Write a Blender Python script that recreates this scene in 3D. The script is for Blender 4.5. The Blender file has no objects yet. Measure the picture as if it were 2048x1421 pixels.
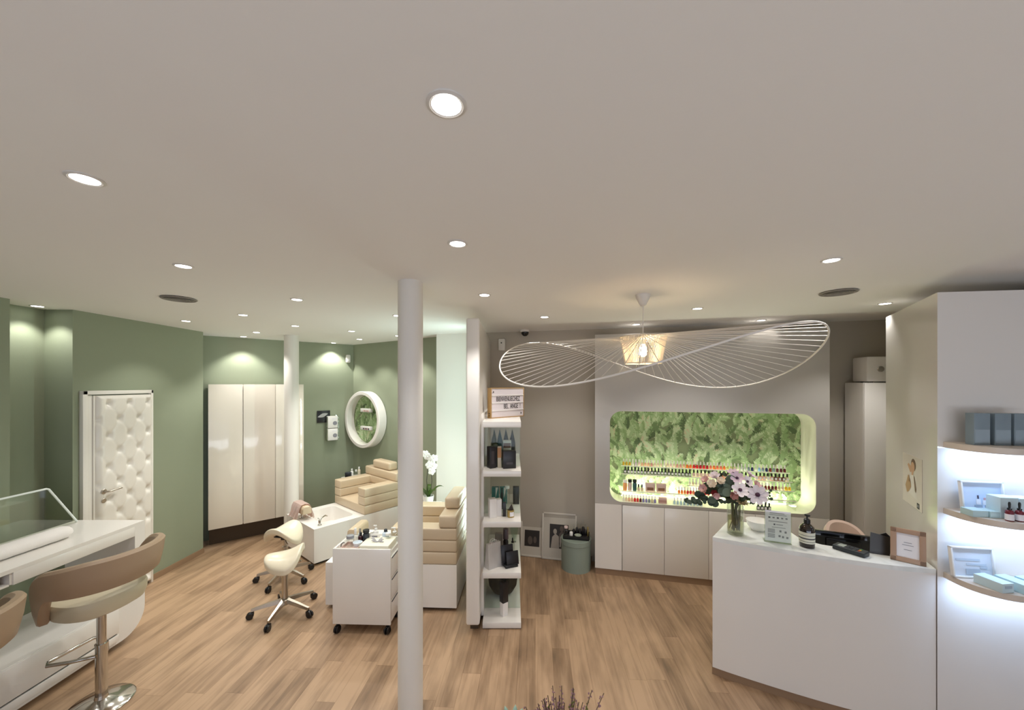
import bpy, bmesh, math, random
from mathutils import Vector, Matrix
D = bpy.data
S = bpy.context.scene
C = S.collection
PI = math.pi
R = math.radians
random.seed(7)

# ---------------------------------------------------------------- camera, world, daylight, exposure
cam_d = D.cameras.new('camera')
cam_d.sensor_width = 36
cam_d.lens = 765 / 2048 * 36
cam_d.shift_y = 59.5 / 2048
cam_d.clip_start = 0.02
cam = D.objects.new('camera', cam_d)
C.objects.link(cam)
cam.location = (0, 0, 2.1)
cam.rotation_euler = (R(90), 0, 0)
S.camera = cam
S.view_settings.view_transform = 'Standard'
S.view_settings.look = 'None'
S.view_settings.gamma = 1
S.view_settings.use_curve_mapping = False
S.view_settings.exposure = 0.0
S.cycles.max_bounces = 8
S.cycles.diffuse_bounces = 6
S.cycles.glossy_bounces = 3
S.cycles.transparent_max_bounces = 12
S.cycles.caustics_reflective = False
S.cycles.caustics_refractive = False
S.cycles.sample_clamp_indirect = 4

w = D.worlds.new('world')
S.world = w
w.use_nodes = True
w.node_tree.nodes['Background'].inputs[0].default_value = (0.62, 0.68, 0.85, 1)
w.node_tree.nodes['Background'].inputs[1].default_value = 1.0

SPOT_W = 27.0
SPOT_COL = (1.0, 0.97, 0.93)
DAY_W = 80.0


def area(name, loc, size, energy, color, target=None, rot=None, parent=None):
    l = D.lights.new(name, 'AREA')
    l.shape = 'RECTANGLE'
    l.size, l.size_y = size
    l.energy = energy
    l.color = color
    o = D.objects.new(name, l)
    C.objects.link(o)
    o.location = loc
    if target is not None:
        o.rotation_euler = (Vector(target) - Vector(loc)).to_track_quat('-Z', 'Y').to_euler()
    if rot is not None:
        o.rotation_euler = rot
    if parent:
        o.parent = parent
    return o


# unseen shop-window light, set low and aimed up to brighten the ceiling
area('window_daylight', (0.4, -2.5, 0.75), (6.6, 1.0), DAY_W, (0.88, 0.92, 1.0), target=(0.4, 1.0, 4.6))

# ---------------------------------------------------------------- materials
def srgb(h):
    h = h.lstrip('#')
    out = []
    for i in (0, 2, 4):
        c = int(h[i:i + 2], 16) / 255
        out.append(c / 12.92 if c <= 0.04045 else ((c + 0.055) / 1.055) ** 2.4)
    return tuple(out)


MATS = {}
def mat(name, col, rough=0.5, metal=0.0, emit=None, estr=0.0, coat=0.0, spec=0.5, bump=0.0, bscale=200, sheen=0.0, alpha=1.0):
    if name in MATS:
        return MATS[name]
    if isinstance(col, str):
        col = srgb(col)
    m = D.materials.new(name)
    m.use_nodes = True
    nt = m.node_tree
    p = nt.nodes['Principled BSDF']
    p.inputs['Base Color'].default_value = (*col, 1)
    p.inputs['Roughness'].default_value = rough
    p.inputs['Metallic'].default_value = metal
    p.inputs['Coat Weight'].default_value = coat
    p.inputs['Coat Roughness'].default_value = 0.06
    p.inputs['Specular IOR Level'].default_value = spec
    p.inputs['Sheen Weight'].default_value = sheen
    if emit:
        p.inputs['Emission Color'].default_value = (*emit, 1)
        p.inputs['Emission Strength'].default_value = estr
    if bump > 0:
        tc = nt.nodes.new('ShaderNodeTexCoord')
        n = nt.nodes.new('ShaderNodeTexNoise')
        n.inputs['Scale'].default_value = bscale
        b = nt.nodes.new('ShaderNodeBump')
        b.inputs['Strength'].default_value = bump
        b.inputs['Distance'].default_value = 0.01
        nt.links.new(tc.outputs['Object'], n.inputs['Vector'])
        nt.links.new(n.outputs['Fac'], b.inputs['Height'])
        nt.links.new(b.outputs['Normal'], p.inputs['Normal'])
    MATS[name] = m
    return m


def glass(name, tint=(1, 1, 1), refl=0.10, rough=0.03):
    if name in MATS:
        return MATS[name]
    m = D.materials.new(name)
    m.use_nodes = True
    nt = m.node_tree
    nt.nodes.clear()
    o = nt.nodes.new('ShaderNodeOutputMaterial')
    mx = nt.nodes.new('ShaderNodeMixShader')
    t = nt.nodes.new('ShaderNodeBsdfTransparent')
    g = nt.nodes.new('ShaderNodeBsdfGlossy')
    lw = nt.nodes.new('ShaderNodeLayerWeight')
    mr = nt.nodes.new('ShaderNodeMapRange')
    lw.inputs['Blend'].default_value = 0.25
    mr.inputs['To Min'].default_value = refl * 0.5
    mr.inputs['To Max'].default_value = min(1, refl * 5)
    t.inputs['Color'].default_value = (*tint, 1)
    g.inputs['Roughness'].default_value = rough
    nt.links.new(lw.outputs['Facing'], mr.inputs['Value'])
    nt.links.new(mr.outputs['Result'], mx.inputs['Fac'])
    nt.links.new(t.outputs[0], mx.inputs[1])
    nt.links.new(g.outputs[0], mx.inputs[2])
    nt.links.new(mx.outputs[0], o.inputs['Surface'])
    MATS[name] = m
    return m


def wood_floor():
    m = D.materials.new('oak_planks')
    m.use_nodes = True
    nt = m.node_tree
    L = nt.links
    p = nt.nodes['Principled BSDF']
    tc = nt.nodes.new('ShaderNodeTexCoord')
    mp = nt.nodes.new('ShaderNodeMapping')
    mp.inputs['Rotation'].default_value = (0, 0, R(-86.5))
    L.new(tc.outputs['Object'], mp.inputs['Vector'])
    def math_(op, a, b=None):
        n = nt.nodes.new('ShaderNodeMath')
        n.operation = op
        for k, v in ((0, a), (1, b)):
            if v is None:
                continue
            if isinstance(v, (int, float)):
                n.inputs[k].default_value = v
            else:
                L.new(v, n.inputs[k])
        return n.outputs[0]
    sep = nt.nodes.new('ShaderNodeSeparateXYZ')
    L.new(mp.outputs['Vector'], sep.inputs[0])
    ry = math_('DIVIDE', sep.outputs['Y'], 0.132)
    row = math_('FLOOR', ry)
    w1 = nt.nodes.new('ShaderNodeTexWhiteNoise')
    w1.noise_dimensions = '1D'
    L.new(row, w1.inputs['W'])
    rx = math_('ADD', math_('DIVIDE', sep.outputs['X'], 1.25), math_('MULTIPLY', w1.outputs['Value'], 7.3))
    col = math_('FLOOR', rx)
    w2 = nt.nodes.new('ShaderNodeTexWhiteNoise')
    w2.noise_dimensions = '2D'
    cmb = nt.nodes.new('ShaderNodeCombineXYZ')
    L.new(row, cmb.inputs[0])
    L.new(col, cmb.inputs[1])
    L.new(cmb.outputs[0], w2.inputs['Vector'])
    plank = w2.outputs['Value']
    fy = math_('FRACT', ry)
    fx = math_('FRACT', rx)
    ey = math_('MINIMUM', fy, math_('SUBTRACT', 1.0, fy))
    ex = math_('MULTIPLY', math_('MINIMUM', fx, math_('SUBTRACT', 1.0, fx)), 9.5)
    seam = math_('LESS_THAN', math_('MINIMUM', ex, ey), 0.010)
    # long grain
    mg = nt.nodes.new('ShaderNodeMapping')
    mg.inputs['Scale'].default_value = (0.9, 14, 1)
    L.new(mp.outputs['Vector'], mg.inputs['Vector'])
    addv = nt.nodes.new('ShaderNodeVectorMath')
    addv.operation = 'ADD'
    sc = nt.nodes.new('ShaderNodeVectorMath')
    sc.operation = 'SCALE'
    sc.inputs['Scale'].default_value = 9.0
    L.new(w2.outputs['Color'], sc.inputs[0])
    L.new(mg.outputs['Vector'], addv.inputs[0])
    L.new(sc.outputs['Vector'], addv.inputs[1])
    n1 = nt.nodes.new('ShaderNodeTexNoise')
    n1.inputs['Scale'].default_value = 2.2
    n1.inputs['Detail'].default_value = 6
    n1.inputs['Distortion'].default_value = 0.6
    L.new(addv.outputs['Vector'], n1.inputs['Vector'])
    # cloudy patches
    mk = nt.nodes.new('ShaderNodeMapping')
    mk.inputs['Scale'].default_value = (1.6, 6, 1)
    L.new(mp.outputs['Vector'], mk.inputs['Vector'])
    n2 = nt.nodes.new('ShaderNodeTexNoise')
    n2.inputs['Scale'].default_value = 1.6
    n2.inputs['Detail'].default_value = 3
    L.new(mk.outputs['Vector'], n2.inputs['Vector'])
    m1 = nt.nodes.new('ShaderNodeMath')
    m1.operation = 'MULTIPLY_ADD'
    m1.inputs[1].default_value = 0.46
    L.new(plank, m1.inputs[0])
    m2 = nt.nodes.new('ShaderNodeMath')
    m2.operation = 'MULTIPLY_ADD'
    m2.inputs[1].default_value = 1.0
    m2.inputs[2].default_value = -0.56
    L.new(n1.outputs['Fac'], m2.inputs[0])
    m3 = nt.nodes.new('ShaderNodeMath')
    m3.operation = 'MULTIPLY_ADD'
    m3.inputs[1].default_value = 1.15
    L.new(n2.outputs['Fac'], m3.inputs[0])
    L.new(m2.outputs[0], m3.inputs[2])
    L.new(m3.outputs[0], m1.inputs[2])
    cr = nt.nodes.new('ShaderNodeValToRGB')
    e = cr.color_ramp.elements
    e[0].position = 0.0
    e[0].color = (*srgb('#625140'), 1)
    e[1].position = 1.0
    e[1].color = (*srgb('#b39577'), 1)
    x = cr.color_ramp.elements.new(0.42)
    x.color = (*srgb('#8a7057'), 1)
    L.new(m1.outputs[0], cr.inputs['Fac'])
    mxm = nt.nodes.new('ShaderNodeMixRGB')
    mxm.blend_type = 'MULTIPLY'
    mxm.inputs['Color2'].default_value = (0.72, 0.68, 0.64, 1)
    L.new(seam, mxm.inputs['Fac'])
    L.new(cr.outputs['Color'], mxm.inputs['Color1'])
    L.new(mxm.outputs['Color'], p.inputs['Base Color'])
    p.inputs['Roughness'].default_value = 0.42
    p.inputs['Specular IOR Level'].default_value = 0.35
    bp = nt.nodes.new('ShaderNodeBump')
    bp.inputs['Strength'].default_value = 0.12
    bp.inputs['Distance'].default_value = 0.004
    L.new(n1.outputs['Fac'], bp.inputs['Height'])
    L.new(bp.outputs['Normal'], p.inputs['Normal'])
    return m


def marble(name, c1, c2, scale=4):
    m = mat(name, c1, 0.18)
    nt = m.node_tree
    p = nt.nodes['Principled BSDF']
    tc = nt.nodes.new('ShaderNodeTexCoord')
    n = nt.nodes.new('ShaderNodeTexNoise')
    n.inputs['Scale'].default_value = scale
    n.inputs['Detail'].default_value = 8
    n.inputs['Distortion'].default_value = 1.2
    cr = nt.nodes.new('ShaderNodeValToRGB')
    cr.color_ramp.elements[0].position = 0.42
    cr.color_ramp.elements[0].color = (*srgb(c2), 1)
    cr.color_ramp.elements[1].position = 0.56
    cr.color_ramp.elements[1].color = (*srgb(c1), 1)
    nt.links.new(tc.outputs['Object'], n.inputs['Vector'])
    nt.links.new(n.outputs['Fac'], cr.inputs['Fac'])
    nt.links.new(cr.outputs['Color'], p.inputs['Base Color'])
    return m


white_paint = mat('white_paint', '#e4e0d8', 0.6, bump=0.03, bscale=120)
ceil_paint = mat('ceiling_paint', '#f0eeea', 0.75, bump=0.02, bscale=90)
sage = mat('sage_wall_paint', '#8c947d', 0.7, bump=0.05, bscale=150)
grey_wall = mat('warm_grey_wall', '#b3ab9d', 0.7, bump=0.04, bscale=150)
lacq = mat('white_lacquer', '#e6e2dc', 0.28, coat=0.25)
gloss = mat('cream_gloss_lacquer', '#e6dfd2', 0.10, coat=0.6)
satin = mat('white_satin', '#e8e6e2', 0.38)
chrome = mat('chrome', '#c9c6c0', 0.12, 1.0)
steel = mat('brushed_steel', '#b8b0a4', 0.28, 1.0)
black = mat('black_plastic', '#111113', 0.35)
blackg = mat('black_gloss', '#0a0a0c', 0.08)
darkg = mat('charcoal_plastic', '#2a2f36', 0.4)
gold_vinyl = mat('champagne_vinyl', '#c6b397', 0.33, coat=0.15, bump=0.06, bscale=160)
cream_vinyl = mat('cream_vinyl', '#dcd2ba', 0.28, coat=0.25)
tan_vinyl = mat('tan_vinyl', '#a58e76', 0.4)
cover_vinyl = mat('seat_cream', '#c4b99f', 0.45)
wood = mat('oak_edge', '#94795f', 0.45, bump=0.08, bscale=60)
darkwood = mat('dark_plinth', '#4a3b2a', 0.6)
gap_shade = mat('painted_gap_shade', '#15130f', 0.9)
paper = mat('white_paper', '#e9e7ea', 0.6)
ink = mat('printed_grey', '#8b8b93', 0.6)
inkd = mat('printed_black', '#1c1a1a', 0.6)
clear = glass('clear_glass', (0.97, 0.985, 0.97), 0.10)
acryl = glass('acrylic', (0.96, 0.98, 0.94), 0.07)
greeng = glass('green_glass', (0.90, 0.95, 0.92), 0.022)
pane_g = glass('window_glass', (0.97, 0.98, 0.99), 0.05)
marb = marble('marble_top', '#e9ebe8', '#dfe2de', 5)

# ---------------------------------------------------------------- mesh helpers
def nb():
    return bmesh.new()


def merge(bm, tmp, M=None, mi=0):
    if M is not None:
        bmesh.ops.transform(tmp, matrix=M, verts=tmp.verts)
    if mi:
        for f in tmp.faces:
            f.material_index = mi
    me = D.meshes.new('tmp')
    tmp.to_mesh(me)
    bm.from_mesh(me)
    D.meshes.remove(me)
    tmp.free()


def xf(loc=(0, 0, 0), rot=(0, 0, 0)):
    from mathutils import Euler
    return Matrix.Translation(loc) @ Euler(rot).to_matrix().to_4x4()


def box(bm, c, s, rot=(0, 0, 0), bev=0.0, mi=0, seg=2):
    t = nb()
    bmesh.ops.create_cube(t, size=1)
    bmesh.ops.scale(t, vec=s, verts=t.verts)
    if bev > 0:
        bmesh.ops.bevel(t, geom=t.edges[:], offset=min(bev, min(s) * 0.49), segments=seg, affect='EDGES', profile=0.5)
    merge(bm, t, xf(c, rot), mi)
    return bm


def lathe(bm, prof, seg=24, loc=(0, 0, 0), rot=(0, 0, 0), mi=0, sx=1, sy=1):
    t = nb()
    rings = []
    for r, z in prof:
        if r < 1e-6:
            rings.append([t.verts.new((0, 0, z))])
        else:
            rings.append([t.verts.new((r * math.cos(2 * PI * k / seg) * sx, r * math.sin(2 * PI * k / seg) * sy, z)) for k in range(seg)])
    for a, b in zip(rings, rings[1:]):
        for k in range(seg):
            k2 = (k + 1) % seg
            if len(a) == 1 and len(b) > 1:
                t.faces.new((a[0], b[k2], b[k]))
            elif len(b) == 1 and len(a) > 1:
                t.faces.new((a[k], a[k2], b[0]))
            elif len(a) > 1:
                t.faces.new((a[k], a[k2], b[k2], b[k]))
    for ring, flip in ((rings[0], True), (rings[-1], False)):
        if len(ring) > 1:
            t.faces.new(list(reversed(ring)) if flip else ring)
    bmesh.ops.recalc_face_normals(t, faces=t.faces)
    merge(bm, t, xf(loc, rot), mi)
    return bm


def cyl(bm, c, r, h, seg=20, rot=(0, 0, 0), mi=0, r2=None, bev=0.0):
    r2 = r if r2 is None else r2
    b = min(bev, h * 0.45, min(r, r2) * 0.45)
    if b > 0:
        prof = [(0, -h / 2), (r - b, -h / 2), (r, -h / 2 + b), (r2, h / 2 - b), (r2 - b, h / 2), (0, h / 2)]
    else:
        prof = [(0, -h / 2), (r, -h / 2), (r2, h / 2), (0, h / 2)]
    return lathe(bm, prof, seg, c, rot, mi)


def tube(bm, pts, r, seg=8, closed=False, mi=0, flat=1.0):
    t = nb()
    pts = [Vector(p) for p in pts]
    n = len(pts)
    rings = []
    up = None
    for i, p in enumerate(pts):
        a = pts[(i - 1) % n] if (closed or i > 0) else p
        b = pts[(i + 1) % n] if (closed or i < n - 1) else p
        d = (b - a).normalized()
        if up is None:
            up = Vector((0, 0, 1)) if abs(d.z) < 0.9 else Vector((1, 0, 0))
        x = d.cross(up)
        if x.length < 1e-5:
            x = d.orthogonal()
        x.normalize()
        y = x.cross(d).normalized()
        up = y
        rr = r[i] if isinstance(r, (list, tuple)) else r
        rings.append([t.verts.new(p + x * math.cos(2 * PI * k / seg) * rr + y * math.sin(2 * PI * k / seg) * rr * flat) for k in range(seg)])
    m = n if closed else n - 1
    for i in range(m):
        a, b = rings[i], rings[(i + 1) % n]
        for k in range(seg):
            k2 = (k + 1) % seg
            t.faces.new((a[k], a[k2], b[k2], b[k]))
    if not closed:
        t.faces.new(rings[0])
        t.faces.new(rings[-1])
    bmesh.ops.recalc_face_normals(t, faces=t.faces)
    merge(bm, t, None, mi)
    return bm


def prism(bm, poly, z0, z1, mi=0, M=None, bev=0.0):
    t = nb()
    lo = [t.verts.new((x, y, z0)) for x, y in poly]
    hi = [t.verts.new((x, y, z1)) for x, y in poly]
    n = len(poly)
    for i in range(n):
        j = (i + 1) % n
        t.faces.new((lo[i], lo[j], hi[j], hi[i]))
    fb = t.faces.new(list(reversed(lo)))
    ft = t.faces.new(hi)
    if bev > 0:
        bmesh.ops.bevel(t, geom=list(set(list(fb.edges) + list(ft.edges))), offset=bev, segments=2, affect='EDGES', profile=0.5)
    t.normal_update()
    bmesh.ops.triangulate(t, faces=[f for f in t.faces if len(f.verts) > 4], ngon_method='EAR_CLIP')
    bmesh.ops.recalc_face_normals(t, faces=t.faces)
    merge(bm, t, M, mi)
    return bm


YZ = Matrix(((0, 0, 1, 0), (1, 0, 0, 0), (0, 1, 0, 0), (0, 0, 0, 1)))     # poly (y, z), extruded along x
XZ = Matrix(((1, 0, 0, 0), (0, 0, 1, 0), (0, 1, 0, 0), (0, 0, 0, 1)))     # poly (x, z), extruded along y


def quad(bm, vs, mi=0):
    f = bm.faces.new([bm.verts.new(v) for v in vs])
    f.material_index = mi
    return f


def ball(bm, c, r, sub=2, sc=(1, 1, 1), mi=0, rot=(0, 0, 0)):
    t = nb()
    bmesh.ops.create_icosphere(t, subdivisions=sub, radius=r)
    bmesh.ops.scale(t, vec=sc, verts=t.verts)
    merge(bm, t, xf(c, rot), mi)
    return bm


def arcpts(cx, cy, r, a0, a1, n=8):
    return [(cx + r * math.cos(R(a0 + (a1 - a0) * k / n)), cy + r * math.sin(R(a0 + (a1 - a0) * k / n))) for k in range(n + 1)]


def rrect(x0, x1, y0, y1, r, n=8):
    return arcpts(x1 - r, y0 + r, r, -90, 0, n) + arcpts(x1 - r, y1 - r, r, 0, 90, n) + arcpts(x0 + r, y1 - r, r, 90, 180, n) + arcpts(x0 + r, y0 + r, r, 180, 270, n)


def obj(name, bm, m, parent=None, loc=None, rot=None, smooth=True, label=None):
    me = D.meshes.new(name)
    bm.to_mesh(me)
    bm.free()
    for x in (m if isinstance(m, (list, tuple)) else [m]):
        me.materials.append(x)
    if smooth:
        me.polygons.foreach_set('use_smooth', [True] * len(me.polygons))
        me.set_sharp_from_angle(angle=R(38))
    o = D.objects.new(name, me)
    C.objects.link(o)
    if parent:
        o.parent = parent
    if loc is not None:
        o.location = loc
    if rot is not None:
        o.rotation_euler = rot
    if label:
        o['label'] = label
    return o


def tag(o, label, cat, group=None):
    o['label'] = label
    o['category'] = cat
    if group:
        o['group'] = group
    return o


def thing(name, label, cat, loc=(0, 0, 0), rz=0.0, group=None):
    o = D.objects.new(name, None)
    C.objects.link(o)
    o.empty_display_size = 0.05
    o.location = loc
    o.rotation_euler = (0, 0, rz)
    return tag(o, label, cat, group)


def struct(name, bm, m, loc=None, rot=None, parent=None, smooth=False):
    o = obj(name, bm, m, parent, loc, rot, smooth)
    if not parent:
        o['kind'] = 'structure'
    return o


def dup(root, loc, rz, label, group=None):
    r = root.copy()
    C.objects.link(r)
    r.location = loc
    r.rotation_euler = (0, 0, rz)
    r['label'] = label
    if group:
        r['group'] = group
    for ch in list(root.children):
        c = ch.copy()
        C.objects.link(c)
        c.parent = r
        for g in list(ch.children):
            d = g.copy()
            C.objects.link(d)
            d.parent = c
    return r


def text(s, size, m, parent=None, loc=(0, 0, 0), rot=(0, 0, 0), name='lettering', align='CENTER', sx=1.0, ext=0.0006):
    cu = D.curves.new('txt', 'FONT')
    cu.body = s
    cu.size = size
    cu.align_x = align
    cu.align_y = 'CENTER'
    cu.extrude = ext
    to = D.objects.new('txt', cu)
    C.objects.link(to)
    dg = bpy.context.evaluated_depsgraph_get()
    me = D.meshes.new_from_object(to.evaluated_get(dg))
    D.objects.remove(to)
    D.curves.remove(cu)
    me.materials.clear()
    me.materials.append(m)
    for v in me.vertices:
        v.co.x *= sx
    o = D.objects.new(name, me)
    C.objects.link(o)
    o.location = loc
    o.rotation_euler = rot
    if parent:
        o.parent = parent
    return o


def ordw(n):
    wds = ['first', 'second', 'third', 'fourth', 'fifth', 'sixth', 'seventh', 'eighth', 'ninth', 'tenth', 'eleventh', 'twelfth']
    if n < len(wds):
        return wds[n]
    n += 1
    suf = 'th' if 10 <= n % 100 <= 20 else {1: 'st', 2: 'nd', 3: 'rd'}.get(n % 10, 'th')
    return '%d%s' % (n, suf)


H = 2.76
# ---------------------------------------------------------------- room shell
bm = nb(); box(bm, (0.1, 2.3, -0.05), (9.4, 9.6, 0.1)); struct('floor', bm, wood_floor())
bm = nb(); box(bm, (0.1, 2.3, H + 0.05), (9.4, 9.6, 0.1)); struct('ceiling', bm, ceil_paint)


def wallpath(name, pts, th, m, side=1, z0=0.0, z1=H):
    """a wall along a plan polyline; thickness to the left (side=1) or right (-1) of travel"""
    P = [Vector(p) for p in pts]
    off = []
    for i, p in enumerate(P):
        ns = []
        if i > 0:
            d = (P[i] - P[i - 1]).normalized(); ns.append(Vector((-d.y, d.x)))
        if i < len(P) - 1:
            d = (P[i + 1] - P[i]).normalized(); ns.append(Vector((-d.y, d.x)))
        n = sum(ns, Vector((0, 0)))
        n.normalize()
        k = th / max(0.35, n.dot(ns[0]))
        off.append(p + n * k * side)
    b = nb()
    for i in range(len(P) - 1):
        poly = [P[i], P[i + 1], off[i + 1], off[i]]
        prism(b, [(q.x, q.y) for q in poly], z0, z1)
    bmesh.ops.remove_doubles(b, verts=b.verts, dist=1e-5)
    return struct(name, b, m)


wallpath('wall_left', [(-3.86, -2.2), (-3.86, 2.94), (-4.11, 2.94), (-4.11, 3.36), (-3.86, 3.36), (-3.86, 4.78), (-4.3, 4.78)], 0.12, sage, 1)
wallpath('wall_back_left', [(-4.45, 4.874), (-2.63, 6.34)], 0.12, sage, 1)
wallpath('wall_back_right', [(-2.63, 6.34), (-0.94, 5.195)], 0.12, sage, 1)
wallpath('wall_back', [(-0.988, 5.0), (-0.33, 4.85)], 0.12, white_paint, 1)
wallpath('wall_rear', [(-0.33, 4.85), (4.7, 3.677)], 0.12, grey_wall, 1)  # continues wall_back in a darker, greyer tone
wallpath('wall_right', [(4.7, 3.677), (4.7, -2.2)], 0.12, white_paint, 1)
b = nb()
box(b, (0.4, -2.26, 0.15), (8.8, 0.12, 0.3)); box(b, (0.4, -2.26, 2.68), (8.8, 0.12, 0.16))
box(b, (-3.4, -2.26, 1.45), (1.1, 0.12, 2.3)); box(b, (4.25, -2.26, 1.45), (1.0, 0.12, 2.3))
struct('wall_front', b, white_paint)
b = nb()
for x in (-2.83, -0.55, 1.45, 3.73):
    box(b, (x, -2.26, 1.45), (0.05, 0.08, 2.3))
box(b, (0.45, -2.26, 0.33), (6.6, 0.08, 0.06)); box(b, (0.45, -2.26, 2.57), (6.6, 0.08, 0.06))
wf = struct('window_1', b, darkg)
b = nb(); box(b, (0.45, -2.26, 1.45), (6.55, 0.012, 2.2)); obj('window_pane', b, pane_g, wf)

# wooden baseboards
def baseboard(name, pts, h=0.06, side=-1):
    return wallpath(name, pts, 0.014, wood, side, 0.0, h)
baseboard('baseboard_left', [(-3.86, -2.1), (-3.86, 2.94), (-4.11, 2.94), (-4.11, 3.36), (-3.86, 3.36), (-3.86, 3.395)])
baseboard('baseboard_left_far', [(-3.86, 4.095), (-3.86, 4.78)])
baseboard('baseboard_back_right', [(-2.6, 6.32), (-1.0, 5.236)])
baseboard('baseboard_rear', [(-0.2, 4.82), (0.95, 4.551)])

# round white columns
for x, y, r, lab in ((-0.653, 2.46, 0.0785, 'slim round white column standing free in front of the shelf partition'),
                     (-2.952, 5.12, 0.088, 'slim round white column in front of the white wardrobe')):
    b = nb(); cyl(b, (0, 0, H / 2), r, H, 40)
    o = obj('column', b, white_paint, None, (x, y, 0))
    o['kind'] = 'structure'; o['label'] = lab; o['category'] = 'column'

# padded door with frame
YD0, YD1, ZD = 3.41, 4.08, 2.045
b = nb()
XF = -3.86
box(b, (XF + 0.018, YD0 + 0.02, ZD / 2), (0.036, 0.04, ZD), bev=0.004)
box(b, (XF + 0.018, YD1 - 0.012, ZD / 2), (0.036, 0.024, ZD), bev=0.004)
box(b, (XF + 0.018, (YD0 + YD1) / 2, ZD - 0.018), (0.036, YD1 - YD0, 0.036), bev=0.004)
door = struct('door_1', b, white_paint, smooth=True)
b = nb(); box(b, (XF + 0.012, YD0 + 0.062, ZD / 2 - 0.02), (0.023, 0.05, ZD - 0.04), bev=0.006)
box(b, (XF + 0.018, YD0 + 0.096, ZD / 2 - 0.02), (0.03, 0.014, ZD - 0.05), bev=0.004)
obj('door_stop', b, white_paint, door)
def tufted(y0, y1, z0, z1, depth=0.05):
    b = nb()
    ny, nz = 58, 190
    py, pz = 0.195, 0.30
    cols = []
    for j in range(nz + 1):
        row = []
        for i in range(ny + 1):
            y = y0 + (y1 - y0) * i / ny
            z = z0 + (z1 - z0) * j / nz
            # diamond lattice of buttons
            u = (y - y1 + 0.05) / py
            v = (z - 0.72) / pz
            best = 9
            for q in (0, 0.5):
                du = (u - q) - round(u - q)
                dv = (v - q) - round(v - q)
                best = min(best, math.hypot(du * py, dv * pz))
            a = (u + v) - round(u + v)
            c = (u - v) - round(u - v)
            ridge = min(abs(a), abs(c))
            x = depth * (1 - 0.62 * math.exp(-(best / 0.028) ** 2) - 0.16 * math.exp(-(ridge / 0.07) ** 2) * math.exp(-(best / 0.09) ** 2))
            edge = min(y - y0, y1 - y, z - z0, z1 - z)
            x *= min(1, 0.25 + (max(edge, 0) / 0.03) ** 0.5 * 0.75)
            row.append(b.verts.new((XF + 0.012 + x, y, z)))
        cols.append(row)
    for j in range(nz):
        for i in range(ny):
            b.faces.new((cols[j][i], cols[j][i + 1], cols[j + 1][i + 1], cols[j + 1][i]))
    bmesh.ops.recalc_face_normals(b, faces=b.faces)
    return b
pad = mat('white_leatherette', '#e6e1d8', 0.32, coat=0.15)
o = obj('padded_panel', tufted(YD0 + 0.105, YD1 - 0.026, 0.03, ZD - 0.045), pad, door)
b = nb()
hy, hz = YD0 + 0.150, 1.105
cyl(b, (XF + 0.062, hy, hz), 0.024, 0.012, 24, (0, R(90), 0), bev=0.003)
cyl(b, (XF + 0.062, hy, hz - 0.085), 0.022, 0.010, 24, (0, R(90), 0), bev=0.003)
tube(b, [(XF + 0.06, hy, hz), (XF + 0.10, hy, hz), (XF + 0.108, hy + 0.01, hz), (XF + 0.108, hy + 0.12, hz + 0.006)], 0.008, 10)
obj('door_handle', b, steel, door)

# ---------------------------------------------------------------- ceiling lights
lens_m = mat('spot_lens', '#ffffff', 0.4, emit=(1, 0.96, 0.92), estr=14)
ring_m = mat('spot_ring', '#d6d2cb', 0.35)
SPOTS = [(-1.365, 1.223), (-0.154, 0.898), (-1.822, 2.121), (-3.97, 3.2), (-3.362, 3.945), (-2.536, 3.606), (-1.66, 2.953),
         (-2.424, 4.279), (-3.669, 5.227), (-3.207, 4.799), (-2.805, 6.011), (-1.969, 4.692), (-2.205, 5.53), (-1.09, 3.64),
         (-1.531, 5.136), (-0.254, 1.784), (-0.202, 2.805), (0.315, 3.712), (1.6, 3.3), (1.353, 4.17), (2.542, 3.90),
         (1.687, 2.02), (3.021, 3.098)]
WHERE = ['second largest, high on the left of the ceiling', 'largest and nearest, at top centre of the ceiling',
         'on the left ceiling just nearer than the left dark air vent', 'in the green wall niche left of the padded door',
         'by the far top corner of the padded door wall', 'left of the far column, nearer one of that pair',
         'above the far column, nearest of the lights around it', 'directly in front of the top of the far column',
         'close to the wall above the left wardrobe door', 'second from the wall above the wardrobe',
         'above the black square sign on the green wall', 'in front of the small white sensor in the green corner',
         'above the round wall niche', 'peeking out left of the near column, nearer one',
         'peeking out left of the near column, farther one', 'just right of the near column on the ceiling',
         'above the white shelf partition', 'over the grey wall between partition and polish display',
         'right of the pendant cord, in the middle of the ceiling', 'behind the pendant cord, above the polish display',
         'above the right half of the polish display', 'large one on the right ceiling before the right air vent',
         'near the tall glossy side panel at right']
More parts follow.
